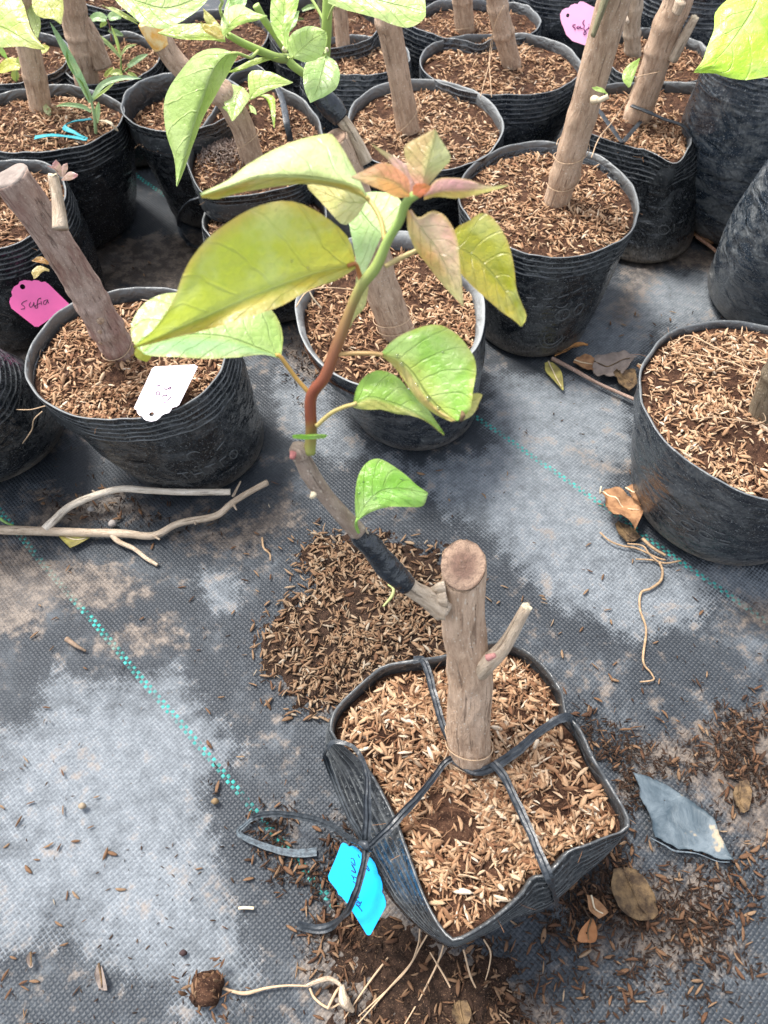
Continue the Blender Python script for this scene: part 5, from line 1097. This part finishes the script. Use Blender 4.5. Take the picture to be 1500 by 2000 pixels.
lf(T12, [(92, 205), (100, 215), (98, 228)], [(88, 200), (92, 212), (98, 228)], [(84, 205), (86, 218), (97, 228)], depth_of(P12[0]) - .02, 0, top=(.5, .5, .25), seed=34, n=8, m=5, name='young_leaf')
T22, P22, R22, tr22 = stump('bougainvillea', 'thick grey trunk between the two weedy bags at the top left', (170, 162), .125, [(162, 100), (145, 30), (125, -80)], [46, 50, 52, 54], BARK, seed=221)
T22.part('side_stub', tube([V(200, 130, P22[0][1] + .0), V(180, 80, P22[0][1]), V(165, 40, P22[0][1])], [wpx(18, 1.1), wpx(20, 1.1), wpx(14, 1.1)], 14, 18, rough=.2), BARK)
T19, P19, R19, tr19 = stump('bougainvillea', 'thin pale pinkish trunk behind the topmost lime leaf', (672, 112), .14, [(668, 60), (662, 0), (655, -90)], [28, 28, 30], BARK, seed=191)
T20, P20, R20, tr20 = stump('bougainvillea', 'greenish thin trunk at top, just left of the pale pinkish one', (640, 85), .14, [(636, 40), (630, -10), (625, -90)], [24, 24, 24], mat_bark('moss_bark', (.14, .14, .08), (.28, .28, .18)), seed=192)
T18, P18, R18, tr18 = stump('bougainvillea', 'short trunk with a string loop at the top in the crumpled bag', (908, 62), .14, [(905, 20), (902, -30), (898, -100)], [38, 40, 42], BARK, seed=181)
loop_string(T18, P18[0] + (P18[1] - P18[0]) * .1, P18[0] + (P18[1] - P18[0]) * .8, R18[0] * 1.15, 1, seed=7)
T17, P17, R17, tr17 = stump('bougainvillea', 'thin trunk standing between the two leaning trunks at top right', (1236, 108), .14, [(1234, 50), (1240, 0), (1246, -90)], [30, 34, 30], TWIG, seed=171)
T17.part('knot', tube([V(1222, 42, P17[0][1] - .02), V(1228, 38, P17[0][1] - .02)], [.008, .006], 10, 8, rough=.3), TWIG)
T5, P5, R5, tr5 = stump('bougainvillea', 'dark stump at the right edge in the bag heaped with pale husks', (1490, 815), .145, [(1505, 765, 0), (1530, 700, 0), (1560, 600, 0)], [56, 56, 56], mat_bark('bark_olive', (.15, .11, .07), (.3, .24, .16)), seed=151)
T5.part('string', tube([U(1310, 678, .156), U(1345, 655, .165), U(1400, 680, .165), U(1460, 705, .165), U(1500, 700, .17)], .0006, 5, 24), STR)
T5.part('string', tube([U(1345, 690, .16), U(1420, 705, .165), U(1490, 735, .165)], .0006, 5, 24), STR)
T5.part('string', tube([U(1482, 716, .17), U(1468, 760, .165), U(1480, 790, .165), U(1496, 820, .16), U(1470, 825, .155), U(1400, 815, .155), U(1350, 820, .153)], .0005, 5, 40), STR)
T15, P15, R15, tr15 = stump('bougainvillea', 'plant beyond the right edge whose bright wet leaf hangs into the top right corner', (1600, 130), .235, [(1590, 60, -.05), (1560, 0, -.12), (1530, -60, -.2)], [40, 36, 26], BARK, seed=152)
dT = .52
lf(T15, [(1470, -60), (1440, -20), (1412, 5), (1400, 22), (1398, 50), (1385, 85), (1372, 118), (1356, 139)], [(1500, -60), (1475, 10), (1445, 60), (1405, 110), (1357, 139)], [(1600, -20), (1590, 60), (1550, 140), (1500, 152), (1458, 157), (1420, 148), (1395, 139), (1357, 139)], dT, .0, eL=.004, eR=.0, top=(.38, .6, .05), cL=(.42, .62, .06), cR=(.36, .6, .04), edge=(.45, .66, .1), seed=51, n=26, m=17, wav=.006, petiole=[(1560, 0, .66), (1530, -50, .6)], pr=.0015)
# small starts of growth and weeds
def weed(label, blades, stems, d, cols=(.22, .4, .12), name='weed', base=None, cat='weed'):
    b = base; T = Thing(name, b, label, cat)
    for s, r0 in stems:
        cstem(T, [V(x, y, b[1] + (q[0] if q else 0)) for x, y, *q in s], [r0, r0 * .6], [cols, cols], name='stem', seg=7)
    for i, (a, w, c) in enumerate(blades):
        P = [V(x, y, b[1]) for x, y in a]
        dd = depth_of(P[0]); ax = spline(np.array(a, float), 8); t = np.gradient(ax, axis=0); nn_ = np.stack([-t[:, 1], t[:, 0]], 1); nn_ /= np.linalg.norm(nn_, axis=1)[:, None]
        pr_ = np.sin(np.linspace(.15, 1, 8) * np.pi)[:, None] ** .7 * w
        lf(T, (ax + nn_ * pr_).tolist(), ax.tolist(), (ax - nn_ * pr_).tolist(), dd, depth_of(P[-1]) - dd, eL=-.002, eR=-.002, top=c, n=14, m=5, wav=.0006, name='blade', seed=i)
    return T
wb = U(188, 258, .155)
weed('tall grassy weed with blue-green blades in the bag with teal twine', [([(178, 200), (150, 140), (118, 80), (97, 42)], 8, (.18, .34, .22)), ([(180, 195), (200, 165), (235, 152), (277, 153)], 6, (.25, .4, .25)), ([(178, 218), (160, 208), (130, 204), (108, 208)], 4.5, (.24, .38, .2)), ([(188, 240), (190, 220), (193, 198)], 6, (.25, .42, .22)), ([(176, 198), (165, 170), (150, 150)], 3, (.3, .42, .15)), ([(182, 195), (200, 180), (225, 160)], 3, (.38, .5, .15)), ([(145, 145), (133, 120), (130, 95)], 3, (.25, .42, .15))],
     [([(188, 262), (184, 225), (176, 190), (165, 165)], .0022)], 0, base=wb, cols=(.3, .42, .2))
wb = U(236, 142, .12)
weed('three-bladed seedling between the trunks at the top left', [([(235, 112), (205, 80), (155, 48)], 4, (.3, .42, .2)), ([(234, 105), (228, 80), (217, 50)], 3, (.32, .44, .15)), ([(236, 108), (248, 92), (267, 87)], 3, (.34, .42, .2)), ([(250, 130), (270, 115), (290, 105)], 6, (.22, .36, .2))], [([(237, 145), (236, 110)], .0016), ([(240, 143), (255, 128)], .0012)], 0, base=wb)
wb = U(212, 60, .16)
weed('broad-leaved seedling against the dark bag at the top left', [([(208, 38), (190, 32), (172, 42)], 9, (.2, .34, .14)), ([(212, 36), (225, 30), (237, 36)], 9, (.2, .34, .14)), ([(208, 42), (200, 48), (196, 54)], 5, (.3, .42, .1)), ([(212, 58), (228, 64), (242, 70)], 6, (.14, .24, .12))], [([(218, 80), (215, 55), (210, 38)], .0014)], 0, base=wb, cols=(.2, .1, .08))
wb = U(30, 160, .13)
weed('yellow-green weed with speckled leaves under the large corner leaf', [([(40, 130), (20, 125), (-5, 142)], 13, (.45, .46, .06)), ([(35, 125), (45, 112), (48, 100)], 9, (.4, .44, .08)), ([(28, 138), (30, 150), (32, 160)], 8, (.35, .42, .1)), ([(72, 98), (85, 95), (97, 92)], 9, (.4, .42, .08)), ([(0, 92), (5, 102), (14, 115)], 5, (.25, .45, .1))], [([(32, 165), (34, 130)], .0012)], 0, base=wb)
wb = U(225, 160, .12)
weed('low tangle of small yellow-green weeds beside the thick grey trunk', [([(190, 160), (198, 170), (210, 178)], 5, (.38, .48, .12)), ([(215, 145), (230, 140), (240, 148)], 6, (.35, .45, .14)), ([(205, 150), (212, 140), (222, 132)], 5, (.35, .42, .12)), ([(250, 142), (262, 148), (270, 155)], 4, (.35, .45, .14)), ([(190, 175), (182, 188), (180, 198)], 3, (.35, .42, .18)), ([(146, 152), (152, 165), (164, 180)], 5, (.25, .4, .18))], [([(205, 170), (215, 155)], .001)], 0, base=wb)
wb = U(600, 40, .14)
weed('sprig of green weeds in the dark-soiled bag at the top', [([(600, 55), (590, 40), (575, 35)], 5, (.15, .25, .08)), ([(680, 60), (684, 48), (690, 42)], 6, (.26, .36, .18)), ([(590, 20), (610, 12), (625, 18)], 5, (.16, .28, .08))], [([(600, 62), (600, 50)], .001)], 0, base=wb)
def ribbon_thing(name, label, cat, pts, w, mat, fold=.6, tw=0.0, t=.0008): return single(name, ribbon(pts, w, t, twist=tw, fold=fold), mat, label, cat)
ribbon_thing('twine', 'teal plastic twine lying in a loop on the husks of the large left bag', 'twine', [U(68, 270, .163), U(100, 265, .165), (U(140, 268, .165)), U(168, 272, .168), U(150, 262, .166), U(126, 248, .166), U(145, 238, .168), U(178, 233, .163)], [.009, .008, .006, .004, .008, .006], TEAL, tw=[0, .3, -.4, .6, 0])
ribbon_thing('film_scrap', 'crumpled scrap of shiny white film hanging between two bags near the black tape', 'plastic scrap', [U(690, 150, .13), U(672, 165, .12), U(664, 190, .09), U(658, 215, .06)], [.012, .022, .018, .008], CLOTH, fold=3, tw=[0, .5, .2], t=.001)
ribbon_thing('dry_stalk', 'curved pale dry stalk bent over the rim of the large left bag', 'stalk', [U(196, 236, .168), U(206, 237, .176), U(218, 243, .178), U(228, 256, .168)], [.003, .005, .004], CUTL)

# ------------------------------------------------------------------ litter on the ground
def twig(T, pts, r, name='twig', mat=TWIG, seed=1, seg=12, rough=.12): return T.part(name, tube([U(x, y, z) for x, y, z in pts], r, seg, len(pts) * 10, rough=rough, seed=seed), mat)
TB = Thing('fallen_branch', U(200, 1040, 0), 'long pale forked dead branch lying on the cloth below the left bags', 'branch')
m1 = twig(TB, [(-60, 1034, .006), (40, 1036, .006), (150, 1040, .008), (240, 1042, .008), (300, 1046, .008), (350, 1022, .012), (420, 1008, .016), (450, 985, .02), (480, 965, .02), (522, 942, .018)], [.0048, .005, .0046, .0045, .0043, .0038, .0036, .0036, .0034], 'main_stem', seed=61)
twig(TB, [(88, 1034, .01), (110, 1012, .013), (135, 990, .016), (180, 970, .02), (235, 955, .024), (290, 958, .026), (360, 961, .026), (450, 961, .024)], [.005, .004, .0038, .0036, .0036, .0034, .0034], 'side_branch', mat=mat_bark('twig_bleached', (.5, .42, .32), (.75, .66, .54), .1), seed=62)
twig(TB, [(218, 1044, .008), (232, 1058, .006), (262, 1072, .005), (285, 1090, .004), (308, 1104, .003)], [.003, .0024, .0022, .002], 'side_branch', seed=63)
for (x, y, x2, y2, z) in ((195, 968, 180, 958, .02), (455, 984, 462, 996, .02), (300, 1046, 312, 1054, .01), (455, 970, 470, 940, .02), (380, 1016, 382, 1024, .014)): twig(TB, [(x, y, z), (x2, y2, z + .002)], [.0018, .0008], 'bud_stub', seed=x)
def dry(label, L, Mi, R, z, mat=DRY, name='dry_leaf', wav=.004, stalk=None, e=.004, seed=1, lift=.0):
    n, m = 18, 11; z0, z1 = z; rows = []
    A, Bm, C = (spline(np.array(p, float), n) for p in (L, Mi, R))
    rg = np.random.default_rng(seed)
    for i in range(n):
        t = i / (n - 1); zm = z0 + (z1 - z0) * t
        for u in np.linspace(-1, 1, m):
            q = Bm[i] * (1 - abs(u)) + (A[i] if u < 0 else C[i]) * abs(u)
            rows.append(U(q[0], q[1], 0) + np.array([0, 0, zm + e * abs(u) ** 1.5 * math.sin(math.pi * min(1, max(0, t)))]))
    v = np.array(rows); v[:, 2] += np.abs(fbm(v * 60, seed, 3)) * wav * 1.6
    v2 = v - np.array([0, 0, .0005]); f = grid_faces(n, m); N = len(v)
    F = f.tolist() + (f[:, ::-1] + N).tolist(); bd = [i * m for i in range(n)] + [(n - 1) * m + j for j in range(1, m)] + [i * m + m - 1 for i in range(n - 2, -1, -1)] + list(range(m - 2, 0, -1))
    for k in range(len(bd)): a, b = bd[k], bd[(k + 1) % len(bd)]; F.append([b, a, a + N, b + N])
    T = Thing(name, v.mean(0) * np.array([1, 1, 0]), label, 'dry leaf', 'dry leaves fallen on the ground cloth')
    T.part('blade', (np.vstack([v, v2]), F), mat)
    rib = [v[i * m + m // 2] + np.array([0, 0, .0007]) for i in range(0, n, 3)]
    T.part('midrib', tube(([U(*s) for s in stalk] if stalk else []) + rib, [.0009, .0005], 6, 24), CUTL if mat in (DRY, DRYY) else DRYW)
    return T
dry('olive-yellow fallen leaf tucked under the forked branch', [(115, 1046), (125, 1062), (140, 1075)], [(116, 1044), (145, 1058), (178, 1055)], [(118, 1043), (150, 1048), (182, 1048)], (.003, .004), DRYY, wav=.002)
dry('large curled brown leaf against the foot of the right-hand husk-filled bag', [(1170, 975), (1174, 1000), (1180, 1020), (1205, 1030), (1232, 1052)], [(1172, 972), (1195, 992), (1220, 1010), (1248, 1018)], [(1176, 968), (1200, 980), (1215, 990), (1240, 1000), (1250, 1010)], (.01, .014), DRY, wav=.008, stalk=[(1174, 950, .018), (1172, 965, .013)], e=.008, seed=3)
dry('smaller folded brown leaf pressed against the right-hand husk-filled bag', [(1214, 972), (1222, 995), (1240, 1010)], [(1214, 970), (1232, 985), (1250, 1000)], [(1216, 968), (1240, 970), (1256, 985)], (.016, .02), DRY, wav=.006, e=.006, seed=4)
dry('flat brown leaf lying under the large curled one by the right bag', [(1200, 1025), (1205, 1050), (1222, 1062)], [(1205, 1022), (1222, 1045), (1240, 1060)], [(1212, 1024), (1235, 1040), (1250, 1052)], (.002, .003), DRYW, wav=.002, seed=5)
dry('yellow-green blotched leaf at the foot of the bag with embossed rings', [(1063, 712), (1066, 735), (1098, 765)], [(1070, 710), (1082, 735), (1099, 765)], [(1080, 712), (1095, 735), (1100, 763)], (.003, .002), DRYY, seed=6, wav=.001)
dry('crumpled grey leaf beside the thin twig near the ringed bag', [(1155, 722), (1160, 742), (1190, 745), (1215, 735)], [(1157, 715), (1180, 722), (1205, 715), (1236, 708)], [(1160, 702), (1185, 700), (1210, 698), (1242, 704)], (.004, .004), DRYG, wav=.006, seed=7)
dry('tan crinkled leaf under the thin twig near the ringed bag', [(1118, 712), (1135, 728), (1155, 732)], [(1120, 708), (1140, 715), (1160, 718)], [(1125, 704), (1145, 704), (1165, 708)], (.004, .004), DRY, wav=.005, seed=8)
dry('orange curled leaf right against the foot of the ringed bag', [(1080, 705), (1100, 702), (1120, 690), (1145, 687)], [(1082, 702), (1100, 696), (1122, 688), (1145, 685)], [(1085, 698), (1098, 690), (1120, 684), (1145, 683)], (.006, .01), mat_plain('dry_leaf_orange', (.5, .24, .08), .7, .3, .3, 80, .002), wav=.004, seed=9)
dry('brown twisted leaf beside the right end of the thin twig', [(1195, 735), (1205, 760), (1225, 772)], [(1200, 732), (1218, 745), (1235, 765)], [(1210, 730), (1235, 735), (1242, 755)], (.004, .006), DRYW, wav=.007, seed=10)
dry('second brown twisted leaf touching the right-hand bag wall', [(1240, 722), (1248, 745), (1266, 760)], [(1243, 720), (1255, 735), (1268, 745)], [(1246, 720), (1262, 730), (1272, 742)], (.006, .012), DRY, wav=.005, seed=11)
TT = Thing('thin_twig', U(1160, 735, 0), 'thin brown twig running from the ringed bag to the right-hand bag', 'twig')
twig(TT, [(1078, 700, .006), (1120, 722, .006), (1175, 752, .006), (1262, 790, .006)], [.0026, .0024, .002, .0022], 'stem', mat=mat_bark('twig_brown', (.25, .16, .12), (.42, .3, .24)), seed=64)
dry('brown leaf litter lying in the gap behind the dusty tall bag', [(1345, 455), (1355, 475), (1385, 490)], [(1350, 450), (1370, 465), (1395, 478)], [(1358, 448), (1385, 455), (1400, 470)], (.004, .006), DRY, wav=.01, seed=12)
TG = Thing('thin_twig', U(1410, 500, 0), 'reddish twig in the gap at right between the two tall bags', 'twig')
twig(TG, [(1360, 462, .01), (1395, 488, .008), (1438, 535, .006)], [.002, .0022, .0026], 'stem', mat=mat_bark('twig_red', (.3, .14, .08), (.5, .3, .2)), seed=65)
dry('soggy mottled brown leaf below the plastic scrap beside the front bag', [(1195, 1700), (1190, 1740), (1205, 1775), (1235, 1798), (1262, 1800)], [(1215, 1695), (1228, 1735), (1245, 1770), (1265, 1798)], [(1240, 1700), (1258, 1725), (1272, 1755), (1280, 1785), (1270, 1798)], (.004, .003), DRYW, wav=.005, seed=13)
dry('small pointed orange-brown leaf below the front bag, left of the soggy leaf', [(1150, 1795), (1130, 1818), (1125, 1838), (1135, 1842)], [(1152, 1795), (1146, 1820), (1148, 1842)], [(1155, 1795), (1162, 1820), (1160, 1840), (1150, 1843)], (.004, .003), mat_plain('dry_leaf_rust', (.38, .17, .07), .7, .3, .3, 80, .002), wav=.002, stalk=[(1140, 1770, .006), (1150, 1790, .005)], seed=14)
dry('narrow brown leaf curled above the small orange-brown one', [(1142, 1750), (1145, 1780), (1165, 1798)], [(1150, 1752), (1158, 1778), (1178, 1790)], [(1160, 1758), (1172, 1772), (1184, 1785)], (.004, .007), DRY, wav=.004, seed=15)
dry('dark wrinkled leaf at the right edge above the plastic scrap', [(1430, 1540), (1425, 1565), (1440, 1590)], [(1440, 1530), (1440, 1560), (1450, 1590)], [(1455, 1525), (1460, 1555), (1458, 1585)], (.003, .005), DRYW, wav=.009, seed=16)
dry('tan shrivelled leaf at the bottom edge below the front bag', [(885, 1960), (880, 1985), (900, 2010)], [(895, 1955), (898, 1980), (905, 2008)], [(910, 1955), (918, 1980), (910, 2005)], (.008, .006), DRYW, wav=.006, seed=17)
dry('grey-brown flake of leaf on the bottom left cloth', [(192, 1885), (190, 1905), (196, 1930)], [(196, 1882), (200, 1908), (203, 1935)], [(202, 1890), (212, 1915), (212, 1935)], (.003, .003), DRYG, wav=.003, seed=18)
dry('small pale flake of leaf near the bottom left corner', [(62, 1860), (58, 1875), (62, 1890)], [(64, 1860), (65, 1875), (66, 1892)], [(66, 1862), (70, 1875), (70, 1888)], (.002, .004), DRYG, wav=.002, seed=19)
# scrap of torn plastic
sp_px = [(1231, 1512), (1260, 1520), (1305, 1540), (1350, 1570), (1385, 1600), (1402, 1640), (1412, 1665), (1425, 1684), (1400, 1682), (1365, 1668), (1345, 1663), (1318, 1662), (1300, 1652), (1272, 1638), (1268, 1610), (1256, 1580), (1244, 1562), (1246, 1545)]
def flat_sheet(px, hgt, seed, th=.0009):
    poly = wp(px); c = wp([(1330, 1610)])[0]; n, k = 160, 26
    cl = np.vstack([poly, poly[:1]]); L = np.concatenate([[0], np.cumsum(np.linalg.norm(np.diff(cl, axis=0), axis=1))]); q = np.linspace(0, L[-1], n, endpoint=False)
    E_ = np.stack([np.interp(q, L, cl[:, 0]), np.interp(q, L, cl[:, 1])], 1); E_ = E_ + np.column_stack([fbm(np.column_stack([E_ * 220, q * 0]), 3, 3), fbm(np.column_stack([E_ * 220, q * 0]), 4, 3)]) * .0012
    P = np.vstack([c + (E_ - c) * t for t in np.linspace(0.02, 1, k)]); t = np.repeat(np.linspace(0.02, 1, k), n)
    z = hgt + fbm(np.column_stack([P * 24, np.zeros(len(P))]), seed, 3) * .005 + np.clip((t - .9) / .1, 0, 1) * .0012
    v = np.column_stack([P, z]); N = len(v); f = grid_faces(k, n, True)[:, ::-1]; o = (k - 1) * n
    F = f.tolist() + (f[:, ::-1] + N).tolist() + [list(range(n)), [i + N for i in range(n)][::-1]] + [[o + i, o + (i + 1) % n, o + (i + 1) % n + N, o + i + N] for i in range(n)]
    return np.vstack([v, v - [0, 0, th]]), F
TS = Thing('plastic_scrap', U(1320, 1600, 0), 'torn blue-grey piece of plastic sheet stained with dried mud, right of front bag', 'plastic scrap')
TS.part('sheet', flat_sheet(sp_px, .007, 5), SCRAP)
TS.part('torn_edge', tube([U(1270, 1636, .009), U(1300, 1652, .01), U(1318, 1662, .009), U(1360, 1667, .01), U(1400, 1682, .008), U(1425, 1684, .006)], [.0006, .0009, .0006, .0004], 8, 40, rough=.8), TIEG)
# roots and fibres
def root(T, pts, r, seed=1, mat=ROOT, name='root'): return T.part(name, tube([U(x, y, z) for x, y, z in pts], r, 8, len(pts) * 8, rough=.2, seed=seed), mat)
TR = Thing('root_tangle', U(1280, 1100, 0), 'long thin root wandering over the cloth from under the right-hand bag', 'root')
root(TR, [(1288, 1098, .006), (1294, 1115, .004), (1290, 1135, .003), (1270, 1150, .003), (1252, 1158, .003), (1250, 1190, .002), (1262, 1230, .003), (1256, 1290, .002), (1272, 1315, .002), (1276, 1328, .002), (1250, 1332, .002)], [.0013, .0014, .001, .0011, .0007], 1)
root(TR, [(1172, 1040, .004), (1190, 1056, .004), (1215, 1066, .004), (1240, 1070, .004), (1260, 1078, .005), (1285, 1090, .005), (1300, 1094, .004)], [.0009, .0011, .001], 2)
root(TR, [(1242, 1092, .003), (1275, 1094, .003), (1300, 1100, .004), (1330, 1095, .004)], [.0007, .0011, .0009], 3)
root(TR, [(1225, 1062, .005), (1255, 1066, .006), (1268, 1082, .006), (1286, 1098, .005)], [.0008, .0009], 4); root(TR, [(1255, 1052, .006), (1275, 1070, .008), (1300, 1085, .006)], [.0016, .0012], 5)
TR2 = Thing('root_strands', U(850, 1900, 0), 'pale thin roots fanning out under the front bag to the bottom edge', 'root')
for i, pts in enumerate([[(838, 1820, .03), (820, 1850, .015), (800, 1885, .006), (760, 1930, .004), (690, 2010, .003)], [(820, 1815, .03), (815, 1850, .015), (790, 1900, .005), (700, 1985, .003)], [(868, 1840, .03), (855, 1880, .012), (820, 1950, .004), (785, 2010, .003)], [(945, 1835, .04), (958, 1860, .02), (955, 1890, .008), (948, 1915, .003)], [(758, 1870, .004), (720, 1920, .003), (672, 1990, .003)], [(905, 1855, .03), (930, 1930, .004), (1000, 2005, .003)], [(840, 1860, .02), (880, 1930, .004), (900, 1990, .003)]]): root(TR2, pts, [.0006, .0007, .0004], 10 + i, STR)
TV = Thing('dried_vine', U(650, 1910, 0), 'shrivelled dry vine with a clod of brown soil near the bottom edge', 'dried vine')
root(TV, [(425, 1925, .008), (450, 1935, .006), (480, 1940, .004), (520, 1930, .004), (560, 1925, .004), (605, 1926, .005)], [.0009, .0012, .0008, .0007], 21, STR, 'stem')
root(TV, [(600, 1925, .006), (625, 1915, .012), (645, 1912, .012), (665, 1925, .01), (668, 1945, .008), (680, 1960, .006)], [.0012, .002, .0015, .002], 22, TWIG, 'stem')
root(TV, [(605, 1930, .005), (615, 1950, .004), (640, 1968, .004), (660, 1962, .005), (672, 1950, .006)], [.0008, .001, .0007], 23, STR, 'tendril'); root(TV, [(640, 1970, .006), (655, 1940, .012), (662, 1930, .01)], [.001, .001], 24, STR, 'tendril')
root(TV, [(668, 1925, .012), (672, 1955, .014), (690, 1975, .008)], [.002, .0045, .0015], 25, TWIG, 'crown')
clod = tube([U(385, 1955, .002), U(405, 1930, .010), U(425, 1908, .004)], [.006, .012, .006], 18, 20, rough=.6, seed=26, rfreq=1.6); TV.part('clod', clod, SOIL)
qq = U(405, 1935, .013)
TV.part('chaff', husks(qq + np.random.default_rng(3).normal(0, 1, (70, 3)) * [.009, .008, .002], size=.008, tint=(.3, .15), tilt=.6, seed=4), HUSKW, kind='stuff')
def bit(label, pts, r, mat, name='stick', cat='stick', seed=1): return single(name, tube([U(x, y, z) for x, y, z in pts], r, 9, len(pts) * 7, rough=.15, seed=seed), mat, label, cat)
bit('short pale stick lying alone left of the blue tag', [(466, 1774, .003), (480, 1773, .003), (496, 1774, .003)], .0012, CUTL)
bit('thin green stalk lying across the husk heap behind the stump', [(748, 1185, .016), (765, 1165, .02), (768, 1150, .022), (758, 1142, .02)], [.001, .0018, .001], mat_plain('green_stalk', (.35, .38, .15), .6), 'stalk', 'stalk')
bit('thin curved rootlet beside the heap at left, near the branch tips', [(512, 1050, .003), (515, 1070, .004), (527, 1082, .003), (528, 1095, .002)], [.0012, .0008], ROOT, 'rootlet', 'root')
bit('crooked brown stub at the left below the fallen branch', [(130, 1248, .004), (150, 1262, .005), (168, 1272, .002)], [.0028, .002, .001], mat_plain('stub_brown', (.24, .17, .12), .8, .4, .2, 200, .001), 'stub', 'stick')
bit('small green sprout at the left edge above the fallen branch', [(0, 1012, .01), (10, 1020, .007), (27, 1027, .004)], [.0018, .001], mat_plain('sprout_green', (.25, .42, .12), .6), 'sprout', 'sprout')
for i, (x, y, r, l) in enumerate(((178, 995, .0035, 'round grey pebble above the middle of the fallen branch'), (220, 1024, .005, 'jagged grey pebble touching the fallen branch from above'), (161, 1575, .003, 'small round tan clod on the pale dust at bottom left'), (358, 1862, .0028, 'dark round seed on the pale dust at the bottom'), (420, 1566, .0032, 'brown nut-like clod at the edge of the pale dust'))):
    single('pebble', tube([U(x - 6, y, .002), U(x, y - 1, .004), U(x + 6, y, .002)], [r * .5, r, r * .5], 12, 12, rough=.35, seed=i + 70), mat_plain('pebble_%s' % ('grey', 'pale', 'tan', 'dark', 'brown')[i], ((.33, .3, .27), (.36, .32, .29), (.3, .24, .17), (.05, .03, .03), (.22, .15, .08))[i], .85, .3, .2, 200, .001), l, 'pebble')
# strings lying over the bags
B2.T.part('loose_fibre', tube([U(88, 793, .15), U(60, 800, .13), U(32, 800, .12)], .0005, 5, 16), STR); B2.T.part('loose_fibre', tube([U(82, 804, .15), U(66, 820, .13), U(62, 840, .11), U(44, 866, .09)], .0006, 5, 20), STR)
B3.T.part('dry_stalk', tube([U(578, 600, .15), U(600, 570, .155), U(640, 562, .15), U(700, 567, .14)], .0007, 5, 24), STR); B3.T.part('dry_stalk', tube([U(600, 560, .155), U(612, 583, .145), U(628, 602, .135)], .0009, 5, 14), CUTL)
